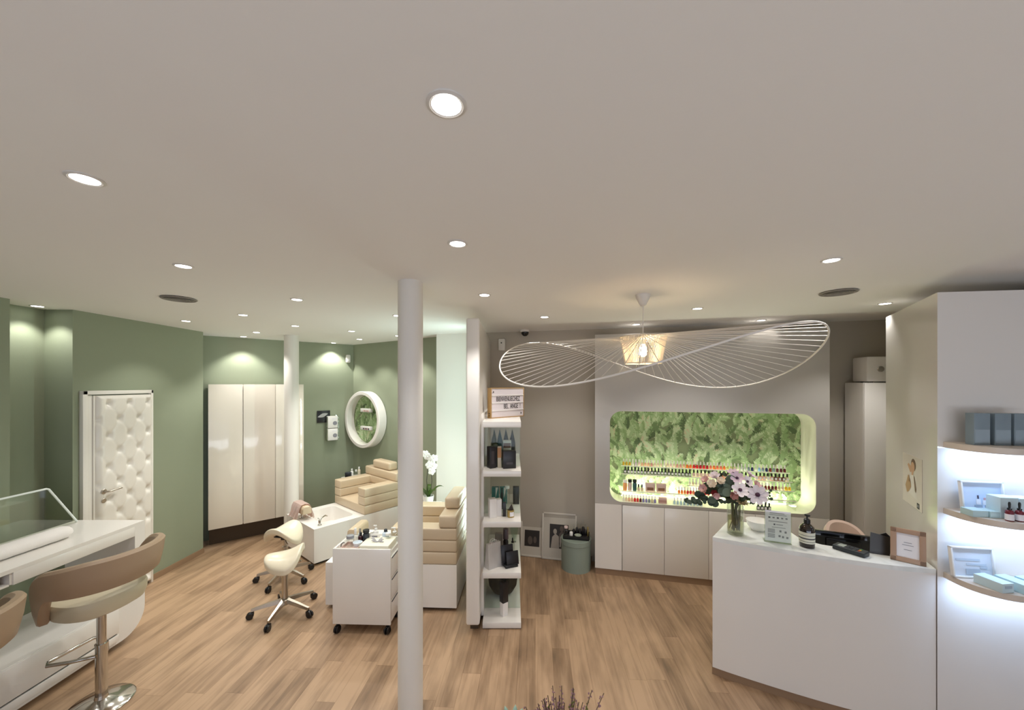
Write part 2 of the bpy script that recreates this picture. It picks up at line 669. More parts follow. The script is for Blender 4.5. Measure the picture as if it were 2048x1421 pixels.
for i, (x, y) in enumerate(SPOTS):
    t = thing('ceiling_spotlight', 'recessed round ceiling spotlight, ' + WHERE[i], 'ceiling light', (x, y, H), 0, 'recessed ceiling spotlights')
    if i == 0:
        b = nb(); lathe(b, [(0.036, 0.0), (0.047, 0.0), (0.047, -0.003), (0.040, -0.006), (0.036, -0.004)], 32)
        ro = obj('trim_ring', b, ring_m, t); me_r = ro.data
        b = nb(); lathe(b, [(0, -0.001), (0.037, -0.001), (0.035, -0.004), (0, -0.006)], 32)
        lo_ = obj('lens', b, lens_m, t); me_l = lo_.data
    else:
        for nm, me in (('trim_ring', me_r), ('lens', me_l)):
            c = D.objects.new(nm, me); C.objects.link(c); c.parent = t
    l = D.lights.new('spot_beam', 'SPOT')
    l.energy = SPOT_W * (0.5 if i == 3 else 0.7 if i == 4 else 1.3 if 5 <= i <= 14 else 0.9 if i == 2 else 0.85 if i in (0, 21) else 0.6 if i in (1, 15) else 1.15)
    l.color = SPOT_COL
    l.spot_size = R(106)
    l.spot_blend = 0.5
    l.shadow_soft_size = 0.03
    lo = D.objects.new('spot_beam', l); C.objects.link(lo); lo.parent = t; lo.location = (0, 0, -0.02)

vent_m = mat('vent_grey', '#8a857c', 0.6)
for x, y, lab in ((-2.541, 2.918, 'flat round grey air vent in the ceiling at left'), (2.317, 2.715, 'flat round grey air vent in the ceiling at right')):
    t = thing('ceiling_vent', lab, 'air vent', (x, y, H), 0, 'round ceiling vents')
    b = nb(); lathe(b, [(0.0, -0.001), (0.105, -0.001), (0.112, -0.006), (0.105, -0.012), (0.095, -0.008), (0, -0.008)], 40); obj('frame', b, vent_m, t)
    b = nb()
    for k in range(4):
        lathe(b, [(0.02 + k * 0.02, -0.006), (0.02 + k * 0.02 + 0.004, -0.013), (0.02 + k * 0.02 + 0.010, -0.013), (0.02 + k * 0.02 + 0.004, -0.006)], 32)
    obj('grille', b, vent_m, t)

# dome camera and wall sensors
t = thing('security_camera', 'small black dome security camera on ceiling by the grey wall', 'camera', (0.157, 4.62, H))
b = nb(); cyl(b, (0, 0, -0.012), 0.055, 0.024, 28, bev=0.005); obj('mount', b, white_paint, t)
b = nb(); lathe(b, [(0.045, -0.024), (0.045, -0.034), (0.038, -0.055), (0.022, -0.07), (0, -0.075)], 28); obj('dome', b, blackg, t)
AW = R(-13.23)
t = thing('alarm_sensor', 'white alarm sensor high on the grey wall beside the partition', 'sensor', (-0.12, 4.80, 2.54), AW)
b = nb(); box(b, (0, -0.025, 0.06), (0.085, 0.05, 0.15), bev=0.015); obj('body', b, white_paint, t)
b = nb(); cyl(b, (0.0, -0.052, 0.08), 0.008, 0.006, 14, (R(90), 0, 0)); obj('lens', b, black, t)
t = thing('motion_sensor', 'small white motion sensor high in the green wall corner', 'sensor', (-2.70, 6.28, 2.46), R(38.8))
b = nb(); box(b, (0, -0.03, 0.065), (0.07, 0.05, 0.13), bev=0.016); obj('body', b, white_paint, t)
b = nb(); box(b, (0, -0.058, 0.04), (0.045, 0.008, 0.045), bev=0.004); obj('window', b, satin, t)

# ================================================================ left side: green treatment area
def leaf_panel(name, parent, outline_ok, x0, x1, z0, z1, seed, scale=1.0, loc=(0, 0, 0)):
    """flat printed palm-leaf wallpaper in the local xz plane, facing -y; leaf shapes are coloured faces of one sheet"""
    rnd = random.Random(seed)
    ms = [mat('leaf_print_ground', '#7d8b64', 0.7)] + [mat('leaf_print_%s' % c[0], c[1], 0.7) for c in
          (('deep', '#6f8759'), ('mid', '#8ca773'), ('soft', '#a3bb8a'), ('pale', '#c0d1a8'), ('blush', '#c9c4a0'), ('shade', '#566946'))]
    b = nb()
    poly = outline_ok
    t = nb()
    vs = [t.verts.new((x, 0, z)) for x, z in poly]
    t.faces.new(vs)
    merge(b, t)
    n = [0]

    def inside(x, z):
        c = False
        j = len(poly) - 1
        for i in range(len(poly)):
            xi, zi = poly[i]; xj, zj = poly[j]
            if (zi > z) != (zj > z) and x < (xj - xi) * (z - zi) / (zj - zi) + xi:
                c = not c
            j = i
        return c

    def face(pts, mi):
        if all(inside(px, pz) for px, pz in pts):
            n[0] += 1
            y = -0.00004 - n[0] * 0.0000006
            f = b.faces.new([b.verts.new((px, y, pz)) for px, pz in pts])
            f.material_index = mi
    W, Hh = x1 - x0, z1 - z0
    count = int(150 * (W * Hh) / (1.96 * 0.99) / scale ** 2) + 14
    ordered = sorted([(rnd.random(), rnd.random()) for _ in range(count)], key=lambda q: -q[1])
    for q, (a, c) in enumerate(ordered):
        bx, bz = x0 + a * W * 1.1 - 0.05 * W, z0 - 0.25 * scale + c * (Hh + 0.22 * scale)
        L = (0.26 + rnd.random() * 0.2) * scale
        ang = R(90 + rnd.uniform(-55, 55))
        bend = rnd.uniform(-1.3, 1.3)
        kind = rnd.choice((1, 2, 2, 3, 3, 4, 6, 2, 3))
        edge = min(6, kind + 1) if kind != 6 else 1
        wdt = (0.055 + rnd.random() * 0.04) * scale
        px, pz = bx, bz
        N = 13
        for k in range(N):
            tt = k / (N - 1)
            an = ang + bend * tt
            dx, dz = math.cos(an), math.sin(an)
            nx, nz = -dz, dx
            wl = wdt * (math.sin(PI * min(1, tt * 0.9 + 0.12)) ** 0.7)
            st = L / N
            for s in (-1, 1):
                jj = 0.75 + rnd.random() * 0.5
                tipx = px + nx * s * wl * jj + dx * st * 1.9
                tipz = pz + nz * s * wl * jj + dz * st * 1.9
                face([(px, pz), (px + nx * s * wl * 0.55 + dx * st * 0.1, pz + nz * s * wl * 0.55 + dz * st * 0.1), (tipx, tipz), (px + dx * st * 1.25, pz + dz * st * 1.25)],
                     kind if s < 0 else (edge if rnd.random() < 0.55 else kind))
                if rnd.random() < 0.22:
                    face([(tipx, tipz), (tipx - dx * st * 0.9 - nx * s * wl * 0.25, tipz - dz * st * 0.9 - nz * s * wl * 0.25), (tipx - dx * st * 0.2 - nx * s * wl * 0.3, tipz - dz * st * 0.2 - nz * s * wl * 0.3)], 5 if rnd.random() < 0.4 else 4)
            px += dx * st
            pz += dz * st
    bmesh.ops.recalc_face_normals(b, faces=b.faces)
    for f in b.faces:
        if f.normal.y > 0:
            f.normal_flip()
    return obj(name, b, ms, parent, loc, smooth=False)


# white wall-hung wardrobe
A1 = R(38.8)
t = thing('wardrobe', 'glossy cream white three-door wardrobe against the green back wall', 'wardrobe', (-3.86, 4.86, 0), A1)
b = nb(); box(b, (0.54, 0.20, 1.175), (1.08, 0.335, 1.85)); obj('carcass', b, satin, t)
b = nb(); box(b, (0.54, 0.265, 0.125), (1.06, 0.17, 0.25)); obj('plinth', b, darkwood, t)
for k, (xa, xb) in enumerate(((0, 0.359), (0.367, 0.731), (0.735, 1.083))):
    b = nb(); box(b, ((xa + xb) / 2, 0.016, 1.175), (xb - xa, 0.026, 1.86), bev=0.002); obj('door', b, gloss, t)

# black square sign and glove boxes on the green back wall
def on_wall(t_, off=0.0):
    return (-4.17 + 0.779 * t_ + 0.627 * off, 5.1 + 0.627 * t_ - 0.779 * off)
x, y = on_wall(1.521, 0.012)
t = thing('wall_sign', 'small black square sign with slanted white writing on green wall', 'sign', (x, y, 1.50), A1)
b = nb(); box(b, (0, 0, 0.095), (0.19, 0.012, 0.19), bev=0.002); obj('plate', b, black, t)
b = nb()
for k in range(4):
    box(b, (-0.045 + k * 0.022, -0.0068, 0.12 - k * 0.002), (0.11 - abs(k - 1.5) * 0.012, 0.001, 0.006), (0, R(-38), 0))
obj('lettering', b, satin, t)
x, y = on_wall(1.635, 0.005)
t = thing('glove_box_rack', 'clear acrylic rack for two glove boxes on the green wall', 'rack', (x, y, 1.215), A1)
b = nb(); box(b, (0, 0, 0.20), (0.165, 0.006, 0.40)); box(b, (-0.081, -0.055, 0.19), (0.004, 0.11, 0.38)); box(b, (0.081, -0.055, 0.19), (0.004, 0.11, 0.38))
box(b, (0, -0.06, 0.002), (0.165, 0.12, 0.004)); obj('rack_frame', b, acryl, t)
for z, nm in ((0.008, 'lower'), (0.202, 'upper')):
    x2, y2 = on_wall(1.635, 0.062)
    g = thing('glove_box', 'white glove box with grey oval opening, %s of two on the green wall' % nm, 'box', (x2, y2, 1.215 + z), A1, 'glove boxes on the wall')
    b = nb(); box(b, (0, 0, 0.092), (0.145, 0.10, 0.184), bev=0.003); obj('carton', b, satin, g)
    b = nb(); cyl(b, (0.03, -0.051, 0.075), 0.032, 0.003, 24, (R(90), 0, 0)); obj('opening', b, ink, g)
    b = nb(); box(b, (0.02, -0.051, 0.145), (0.06, 0.002, 0.022)); obj('label_panel', b, paper, g)

# round wall niche with leaf print
A2 = R(-34.2)
t = thing('round_wall_niche', 'white round porthole display with leaf print back on green wall', 'wall niche', (-2.283 - 0.003, 6.104 - 0.006, 1.552), A2)
b = nb()
prof = [(0.445, 0.0), (0.445, 0.125), (0.437, 0.135), (0.393, 0.135), (0.385, 0.125), (0.385, 0.0), (0.445, 0.0)]
tb = nb()
n = 72
rings = [[tb.verts.new((r * math.cos(2 * PI * k / n), -d, r * math.sin(2 * PI * k / n))) for k in range(n)] for r, d in prof[:-1]]
for i in range(len(rings)):
    a, c = rings[i], rings[(i + 1) % len(rings)]
    for k in range(n):
        tb.faces.new((a[k], a[(k + 1) % n], c[(k + 1) % n], c[k]))
bmesh.ops.recalc_face_normals(tb, faces=tb.faces); merge(b, tb)
obj('ring', b, lacq, t)
circ = [(0.386 * math.cos(2 * PI * k / 48), 0.386 * math.sin(2 * PI * k / 48)) for k in range(48)]
leaf_panel('wallpaper_panel', t, circ, -0.39, 0.39, -0.39, 0.39, 5, 0.6, (0, -0.004, 0))
for z in (0.115, -0.165):
    b = nb(); box(b, (0.02, -0.06, z), (0.40, 0.10, 0.006)); obj('shelf', b, acryl, t)
cA, sA = math.cos(A2), math.sin(A2)
def niche_pt(x, d, z):
    return (-2.286 + cA * x + sA * d, 6.098 + sA * x - cA * d, 1.552 + z) if False else (-2.286 + cA * x - (-sA) * (d), 6.098 + sA * x - cA * d, 1.552 + z)
pinkp = mat('blush_card', '#d9bdb2', 0.5)
for z, nm, m in ((0.1181, 'upper', pinkp), (-0.1619, 'lower', satin)):
    px, py, pz = niche_pt(0.045, 0.07, z)
    g = thing('product_tray', 'slim white product tray with small bottles on %s shelf of round niche' % nm, 'tray', (px, py, pz), A2, 'trays in the round niche')
    b = nb(); box(b, (0, 0, 0.028), (0.25, 0.05, 0.056), bev=0.004); obj('tray_body', b, satin, g)
    b = nb()
    for k in range(5):
        box(b, (-0.04 + k * 0.032, -0.0265, 0.02), (0.022, 0.003, 0.024), mi=k % 2)
    obj('label_strip', b, [m, mat('dusty_rose', '#b98f86', 0.5)] if nm == 'upper' else [darkg, mat('dusty_rose', '#b98f86', 0.5)], g)


def prism_soft(bm, poly, z0, z1, bev, mi=0, M=None, seg=3):
    t_ = nb()
    lo = [t_.verts.new((x_, y_, z0)) for x_, y_ in poly]
    hi = [t_.verts.new((x_, y_, z1)) for x_, y_ in poly]
    k = len(poly)
    for i in range(k):
        j = (i + 1) % k
        t_.faces.new((lo[i], lo[j], hi[j], hi[i]))
    t_.faces.new(list(reversed(lo))); t_.faces.new(hi)
    bmesh.ops.recalc_face_normals(t_, faces=t_.faces)
    bmesh.ops.bevel(t_, geom=t_.edges[:], offset=bev, segments=seg, affect='EDGES', profile=0.6)
    bmesh.ops.triangulate(t_, faces=[f for f in t_.faces if len(f.verts) > 4], ngon_method='EAR_CLIP')
    merge(bm, t_, M, mi)


def foot_spa(loc, rz, L, label):
    W = 0.82
    t = thing('pedicure_spa', label, 'pedicure chair', loc, rz, 'pedicure spa chairs')
    # base with sunk basin
    b = nb()
    x0, x1, y0, y1 = 0.15, 0.555, 0.13, 0.70
    zt, zb = 0.43, 0.035
    outer = [(0, 0), (L, 0), (L, W), (0, W)]
    ot = [b.verts.new((x, y, zt)) for x, y in outer]
    ob = [b.verts.new((x, y, zb)) for x, y in outer]
    inn = rrect(x0, x1, y0, y1, 0.06, 5)
    it = [b.verts.new((x, y, zt)) for x, y in inn]
    ib = [b.verts.new((x + (0.35 - x) * 0.12, y + (0.41 - y) * 0.12, 0.25)) for x, y in inn]
    for i in range(4):
        b.faces.new((ob[i], ob[(i + 1) % 4], ot[(i + 1) % 4], ot[i]))
    b.faces.new(list(reversed(ob)))
    n = len(inn)
    for i in range(n):
        b.faces.new((it[i], it[(i + 1) % n], ib[(i + 1) % n], ib[i]))
    b.faces.new(ib)
    es = [b.edges.get((ot[i], ot[(i + 1) % 4])) for i in range(4)] + [b.edges.get((it[i], it[(i + 1) % n])) for i in range(n)]
    bmesh.ops.triangle_fill(b, use_beauty=True, use_dissolve=False, edges=es)
    bmesh.ops.recalc_face_normals(b, faces=b.faces)
    base = obj('base', b, lacq, t, smooth=False)
    b = nb(); box(b, (L / 2, W / 2, 0.019), (L - 0.10, W - 0.10, 0.036)); obj('plinth', b, black, t)
    xs = 0.62
    b = nb(); box(b, ((xs + L) / 2, W / 2, 0.489), (L - xs, W - 0.004, 0.116), bev=0.016, seg=3); obj('seat_cushion', b, gold_vinyl, t)
    aw = 0.17
    U = [(xs, 0.002), (L, 0.002), (L, W - 0.002), (xs, W - 0.002), (xs, W - aw), (L - aw, W - aw), (L - aw, aw), (xs, aw)]
    for z0, z1 in ((0.548, 0.655), (0.656, 0.766)):
        b = nb(); prism_soft(b, U, z0, z1, 0.015); obj('arm_cushion', b, gold_vinyl, t)
    b = nb(); box(b, (L - aw / 2, W / 2, 0.826), (aw, W - 0.004, 0.118), bev=0.02, seg=3); obj('back_cushion', b, gold_vinyl, t)
    b = nb(); box(b, (L - 0.085, W / 2, 0.943), (0.145, 0.44, 0.115), bev=0.03, seg=4); obj('head_cushion', b, gold_vinyl, t)
    # foot cushion on a chrome post
    fy = 0.52
    b = nb(); cyl(b, (0.075, fy, 0.47), 0.016, 0.075, 16); cyl(b, (0.075, fy, 0.437), 0.035, 0.008, 20); obj('post', b, chrome, t)
    b = nb(); prism_soft(b, [(-0.055, 0), (0.055, 0), (0.05, 0.07), (0.03, 0.095), (-0.03, 0.095), (-0.05, 0.07)], -0.15, 0.15, 0.012, M=xf((0.075, fy, 0.507)) @ XZ)
    obj('foot_cushion', b, gold_vinyl, t)
    # mixer tap
    b = nb()
    cyl(b, (0.10, 0.085, 0.436), 0.022, 0.012, 20); cyl(b, (0.10, 0.085, 0.465), 0.015, 0.05, 20, bev=0.003)
    tube(b, [(0.10, 0.085, 0.485), (0.13, 0.10, 0.51), (0.19, 0.14, 0.512), (0.215, 0.155, 0.495)], 0.009, 10)
    tube(b, [(0.10, 0.085, 0.49), (0.075, 0.07, 0.525)], 0.006, 8)
    obj('mixer_tap', b, chrome, t)
    return t


SP1 = (-2.28, 4.405, 0); A3 = R(50)
foot_spa(SP1, A3, 1.25, 'gold and white pedicure throne in the far green corner under the round niche')
A4 = R(-2.7)
foot_spa((-1.75, 3.59, 0), A4, 1.24, 'gold and white pedicure throne half hidden behind the near column')

# pink towel over the far foot cushion
t_ = nb()
tw = mat('pink_towel', '#e2cbc0', 0.95, sheen=0.4, bump=0.25, bscale=300)
prof = [(-0.10, 0.47), (-0.078, 0.53), (-0.068, 0.575), (-0.045, 0.615), (0.0, 0.622), (0.045, 0.615), (0.068, 0.575), (0.080, 0.53), (0.092, 0.46), (0.098, 0.42)]
rows = []
for j in range(17):
    yy = -0.12 + 0.24 * j / 16
    row = []
    for i, (px, pz) in enumerate(prof):
        fall = max(0, (0.60 - pz)) * 1.2
        wav = math.sin(j * 1.3 + i * 0.5) * 0.02 * min(1, fall * 6)
        dz = -0.10 * (1 if (i == 0) else 0) * (0.5 + 0.5 * math.sin(j * 0.5)) if i == 0 else 0
        row.append(t_.verts.new((px * (1 + fall * 0.5) + wav, yy * (1 + fall * 0.25), pz + dz * 0.2)))
    rows.append(row)
for j in range(16):
    for i in range(len(prof) - 1):
        t_.faces.new((rows[j][i], rows[j][i + 1], rows[j + 1][i + 1], rows[j + 1][i]))
bmesh.ops.solidify(t_, geom=t_.faces[:], thickness=0.010)
bmesh.ops.recalc_face_normals(t_, faces=t_.faces)
def spa1(x, y, z=0):
    return (SP1[0] + x * math.cos(A3) - y * math.sin(A3), SP1[1] + x * math.sin(A3) + y * math.cos(A3), z)
o = obj('towel', t_, tw, None, spa1(0.075, 0.55), (0, 0, A3))
tag(o, 'pale pink towel draped over a foot cushion of the far pedicure throne', 'towel')


def bottle(name, label, cat, loc, r, h, mbody, mcap, group=None, cap='round', rz=0, capn='cap', sh=0.72):
    """bottle with shoulder and cap, or pump"""
    t = thing(name, label, cat, loc, rz, group)
    hb = h * sh
    b = nb(); lathe(b, [(0, 0), (r * 0.92, 0), (r, r * 0.12), (r, hb * 0.84), (r * 0.82, hb * 0.94), (r * 0.42, hb), (r * 0.40, hb * 1.02), (0, hb * 1.02)], 20); obj('body', b, mbody, t)
    b = nb()
    if cap == 'round':
        lathe(b, [(0, hb * 1.02), (r * 0.52, hb * 1.02), (r * 0.50, h * 0.985), (r * 0.44, h), (0, h)], 16)
    elif cap == 'wide':
        lathe(b, [(0, hb * 1.02), (r * 0.98, hb * 1.02), (r * 0.98, h * 0.985), (r * 0.92, h), (0, h)], 20)
    elif cap == 'pump':
        lathe(b, [(0, hb * 1.02), (r * 0.5, hb * 1.02), (r * 0.5, hb * 1.12), (r * 0.2, hb * 1.14), (r * 0.17, h * 0.95), (0, h * 0.95)], 16)
        box(b, (-r * 0.28, 0, h * 0.965), (r * 1.2, r * 0.42, h * 0.06), bev=0.001)
    elif cap == 'dropper':
        lathe(b, [(0, hb * 1.02), (r * 0.55, hb * 1.02), (r * 0.55, hb * 1.16), (r * 0.28, hb * 1.18), (r * 0.34, h * 0.9), (r * 0.22, h), (0, h)], 16)
    obj(capn if cap != 'pump' else 'pump', b, mcap, t)
    return t


def jar(name, label, cat, loc, r, h, mbody, mlid, group=None):
    t = thing(name, label, cat, loc, 0, group)
    b = nb(); lathe(b, [(0, 0), (r * 0.9, 0), (r, h * 0.1), (r, h * 0.62), (0, h * 0.62)], 22); obj('body', b, mbody, t)
    b = nb(); lathe(b, [(0, h * 0.62), (r * 1.03, h * 0.62), (r * 1.03, h * 0.96), (r * 0.97, h), (0, h)], 22); obj('lid', b, mlid, t)
    return t


def carton(name, label, cat, loc, size, rz, m, mpan=None, group=None, pan=(0.7, 0.4, 0.0), face='front', bev=0.002):
    """box standing on its base, with a printed panel on the side facing -y (front)"""
    w_, d_, h_ = size
    t = thing(name, label, cat, loc, rz, group)
    b = nb(); box(b, (0, 0, h_ / 2), (w_, d_, h_), bev=bev); obj('carton_body', b, m, t)
    if mpan is not None:
        b = nb(); box(b, (0, -d_ / 2 - 0.0006, h_ * (0.5 + pan[2])), (w_ * pan[0], 0.0012, h_ * pan[1])); obj('printed_panel', b, mpan, t)
    return t


# low white console beside the far throne, with four small bottles
t = thing('side_console', 'low white console between the far pedicure throne and the green wall', 'console', spa1(1.03, 1.04), A3)
b = nb(); box(b, (0, 0, 0.335), (0.29, 0.24, 0.67), bev=0.004); obj('body', b, lacq, t)
b = nb(); box(b, (0, 0, 0.68), (0.30, 0.25, 0.02), bev=0.003); obj('top', b, lacq, t)
jar('cream_jar', 'low black jar with pale lid beside the far pedicure throne', 'jar', spa1(0.93, 1.04, 0.69), 0.045, 0.085, black, darkg)
bottle('lotion_bottle', 'white lotion bottle next to the low black jar', 'bottle', spa1(1.00, 1.06, 0.69), 0.022, 0.125, satin, satin)
bottle('lotion_bottle', 'clear bottle right of the white lotion bottle by far throne', 'bottle', spa1(1.055, 1.04, 0.69), 0.026, 0.105, clear, satin)
bottle('lotion_bottle', 'cream bottle nearest the back cushion of the far throne', 'bottle', spa1(1.115, 1.06, 0.69), 0.022, 0.135, cream_vinyl, satin)

# orchid on a white stand behind the near throne
t = thing('plant_stand', 'low white stand behind the near pedicure throne', 'stand', (-1.03, 4.68, 0))
b = nb(); box(b, (0, 0, 0.32), (0.30, 0.30, 0.62), bev=0.004); obj('body', b, lacq, t)
b = nb(); box(b, (0, 0, 0.005), (0.26, 0.26, 0.010)); obj('foot', b, darkg, t)
t = thing('orchid', 'white flowering orchid seen between the near column and white wall', 'potted plant', (-1.02, 4.66, 0.63))
b = nb(); lathe(b, [(0, 0), (0.05, 0), (0.068, 0.12), (0.06, 0.12), (0.055, 0.10), (0, 0.10)], 24); obj('pot', b, satin, t)
leafg = mat('orchid_leaf', '#4f6b22', 0.35)
for k, (a, ln) in enumerate(((20, 0.19), (95, 0.16), (170, 0.18), (250, 0.2), (310, 0.17))):
    tb = nb(); prev = None
    for s in range(9):
        q = s / 8
        rr = ln * q
        z = 0.10 + 0.12 * math.sin(q * 2.0)
        wd = 0.032 * math.sin(PI * (0.12 + 0.88 * q)) ** 0.7
        ca, sa = math.cos(R(a)), math.sin(R(a))
        row = [tb.verts.new((ca * rr - sa * o_, sa * rr + ca * o_, z + abs(o_) * 0.35)) for o_ in (-wd, 0, wd)]
        if prev:
            for i in range(2):
                tb.faces.new((prev[i], prev[i + 1], row[i + 1], row[i]))
        prev = row
    bmesh.ops.solidify(tb, geom=tb.faces[:], thickness=0.004)
    obj('leaf', tb, leafg, t)
b = nb(); tube(b, [(0.0, 0, 0.09), (-0.02, 0, 0.3), (0.0, -0.02, 0.46), (0.05, -0.03, 0.53)], 0.0045, 6); tube(b, [(0.02, 0, 0.09), (0.045, 0, 0.3), (0.04, -0.02, 0.42), (0.065, -0.04, 0.50)], 0.0045, 6)
obj('stem', b, mat('orchid_stem', '#2f2a1c', 0.6), t)
fl = mat('orchid_petal', '#f1f0ea', 0.6)
for k, (x, y, z) in enumerate(((0.0, -0.03, 0.60), (0.05, -0.05, 0.55), (0.085, -0.06, 0.585), (0.02, -0.05, 0.50), (0.075, -0.05, 0.49), (0.055, -0.06, 0.43), (-0.03, -0.03, 0.63))):
    b = nb()
    for p in range(5):
        a = 2 * PI * p / 5 + k
        ball(b, (x + 0.027 * math.cos(a), y, z + 0.027 * math.sin(a)), 0.024, 1, (1, 0.25, 1))
    ball(b, (x, y - 0.008, z), 0.010, 1)
    obj('flower', b, fl, t)


# ---------------------------------------------------------------- saddle stools
def saddle_stool(loc, rz, base_rot, label, h=0.47, tilt=0.0, droop=0.085):
    t = thing('saddle_stool', label, 'stool', loc, rz, 'cream saddle stools on wheels')
    sb = nb()
    bmesh.ops.create_uvsphere(sb, u_segments=48, v_segments=24, radius=1)
    for v in sb.verts:
        x, y, z = v.co
        k = math.hypot(x, y)
        if k > 1e-6:
            c_, s_ = abs(x / k), abs(y / k)
            q = (1 - (1 - k) ** 2.0) ** 0.5 / (c_ ** 2.8 + s_ ** 2.8) ** (1 / 2.8) / k
            x, y = x * q, y * q
        wv = 0.70 + 0.30 * max(0.0, min(1.0, (x + 0.9) / 1.1)) ** 1.2
        zz = 0.046 * (abs(z) ** 0.8) * (1 if z > 0 else -0.75)
        fall = -droop * y * y * (0.85 + 0.25 * x)
        rise = 0.055 * max(0, x) ** 2 + 0.012 * max(0, -x) ** 2
        v.co = (x * 0.158, y * 0.20 * wv, zz + fall + rise)
    if tilt:
        bmesh.ops.transform(sb, matrix=Matrix.Rotation(tilt, 4, 'Y'), verts=sb.verts)
    bmesh.ops.recalc_face_normals(sb, faces=sb.faces)
    obj('seat', sb, cream_vinyl, t, (0, 0, h + 0.03))
    b = nb(); cyl(b, (0.02, 0, h - 0.025), 0.028, 0.07, 20); box(b, (0.02, 0, h - 0.012), (0.16, 0.10, 0.012), bev=0.003); obj('seat_plate', b, black, t)
    b = nb(); cyl(b, (0, 0, h - 0.115), 0.014, 0.13, 16); cyl(b, (0, 0, 0.225), 0.026, 0.24, 24, bev=0.003); cyl(b, (0, 0, 0.345), 0.03, 0.02, 24); cyl(b, (0, 0, 0.108), 0.045, 0.05, 24, bev=0.006); obj('column', b, steel, t)
    b = nb(); tube(b, [(0.03, 0.02, h - 0.045), (0.10, 0.11, h - 0.07)], 0.005, 8); ball(b, (0.105, 0.115, h - 0.071), 0.011, 1); obj('lever', b, steel, t)
    for k in range(5):
        a = base_rot - rz + 2 * PI * k / 5
        ca, sa = math.cos(a), math.sin(a)
        b = nb()
        tb = nb()
        secs = []
        for s, (rr, zz, hw, hh) in enumerate(((0.03, 0.118, 0.022, 0.018), (0.15, 0.100, 0.017, 0.014), (0.265, 0.078, 0.012, 0.011))):
            secs.append([tb.verts.new((ca * rr - sa * o_, sa * rr + ca * o_, zz + q)) for o_, q in ((-hw, -hh), (hw, -hh), (hw * 0.7, hh), (-hw * 0.7, hh))])
        for A_, B_ in zip(secs, secs[1:]):
            for i in range(4):
                tb.faces.new((A_[i], A_[(i + 1) % 4], B_[(i + 1) % 4], B_[i]))
        tb.faces.new(secs[0]); tb.faces.new(secs[-1])
        bmesh.ops.recalc_face_normals(tb, faces=tb.faces); merge(b, tb)
        leg = obj('leg', b, steel, t, smooth=False)
        b = nb()
        cx, cy = ca * 0.262, sa * 0.262
        for s in (-1, 1):
            cyl(b, (cx + ca * 0.012 - sa * 0.011 * s, cy + sa * 0.012 + ca * 0.011 * s, 0.029), 0.029, 0.016, 20, (R(90), 0, a), bev=0.004)
        box(b, (cx, cy, 0.045), (0.04, 0.036, 0.03), (0, 0, a), bev=0.008)
        cyl(b, (cx - ca * 0.004, cy - sa * 0.004, 0.064), 0.008, 0.022, 12)
        obj('caster', b, black, t)
    return t


saddle_stool((-2.09, 3.52, 0), R(18), R(201), 'cream saddle stool nearer the camera, left of the white trolley', 0.485, R(-6), 0.085)
saddle_stool((-2.45, 4.13, 0), R(-100), R(196), 'cream saddle stool behind, tucked against the far pedicure throne', 0.50, R(6), 0.12)


# ---------------------------------------------------------------- white trolley and its clutter
TR = (-1.26, 3.36, 0); AT = R(-2.2)
t = thing('storage_trolley', 'white drawer trolley on black casters left of the near column', 'trolley', TR, AT)
tw_, td_ = 0.495, 0.29
b = nb(); box(b, (0, 0, 0.384), (tw_ - 0.03, td_ - 0.03, 0.59)); box(b, (0, -td_ / 2 + 0.009, 0.399), (tw_, 0.018, 0.635), bev=0.002); box(b, (0, td_ / 2 - 0.009, 0.399), (tw_, 0.018, 0.635), bev=0.002)
box(b, (-tw_ / 2 + 0.009, 0, 0.399), (0.018, td_ - 0.036, 0.635), bev=0.002)
obj('body', b, lacq, t)
for z0, z1 in ((0.10, 0.27), (0.285, 0.455), (0.47, 0.64)):
    b = nb(); box(b, (tw_ / 2 - 0.008, 0, (z0 + z1) / 2), (0.016, td_ - 0.05, z1 - z0), bev=0.002)
    dr = obj('drawer', b, lacq, t)
    b = nb(); box(b, (tw_ / 2 + 0.001, 0, z1 - 0.006), (0.006, td_ - 0.06, 0.008), bev=0.001); obj('pull_groove', b, darkg, dr)
for sx in (-1, 1):
    for sy in (-1, 1):
        b = nb()
        for s in (-1, 1):
            cyl(b, (sx * 0.215, sy * 0.12 - 0.01 + s * 0.0, 0.031), 0.031, 0.012, 20, (R(90), 0, R(70 if sx < 0 else 20)), bev=0.003)
            cyl(b, (sx * 0.215 + s * 0.011, sy * 0.12 - 0.01, 0.031), 0.031, 0.012, 20, (R(90), 0, R(80)), bev=0.003)
        cyl(b, (sx * 0.215, sy * 0.115, 0.068), 0.014, 0.035, 14)
        obj('caster', b, black, t)
def tr(x, y, z=0.68):
    return (TR[0] + x * math.cos(AT) - y * math.sin(AT), TR[1] + x * math.sin(AT) + y * math.cos(AT), z)
G = 'bottles and pots on the trolley'
t = thing('tissue_box', 'flat cream tissue box with white tissue sticking out on the trolley', 'tissue box', tr(0.095, -0.02), AT)
b = nb(); box(b, (0, 0, 0.0275), (0.25, 0.20, 0.055), bev=0.003); obj('carton_body', b, mat('cream_card', '#eae6d2', 0.5), t)
tb = nb(); rr = []
for j in range(7):
    rr.append([tb.verts.new((-0.05 + 0.1 * i / 9 + 0.012 * math.sin(j * 2.1), -0.02 + 0.012 * math.sin(i * 1.4) * (1 - j / 9), 0.054 + 0.045 * j / 6 * (0.55 + 0.45 * math.sin(i * 0.9 + 0.5)))) for i in range(10)])
for j in range(6):
    for i in range(9):
        tb.faces.new((rr[j][i], rr[j][i + 1], rr[j + 1][i + 1], rr[j + 1][i]))
bmesh.ops.solidify(tb, geom=tb.faces[:], thickness=0.003); obj('tissue', tb, paper, t)
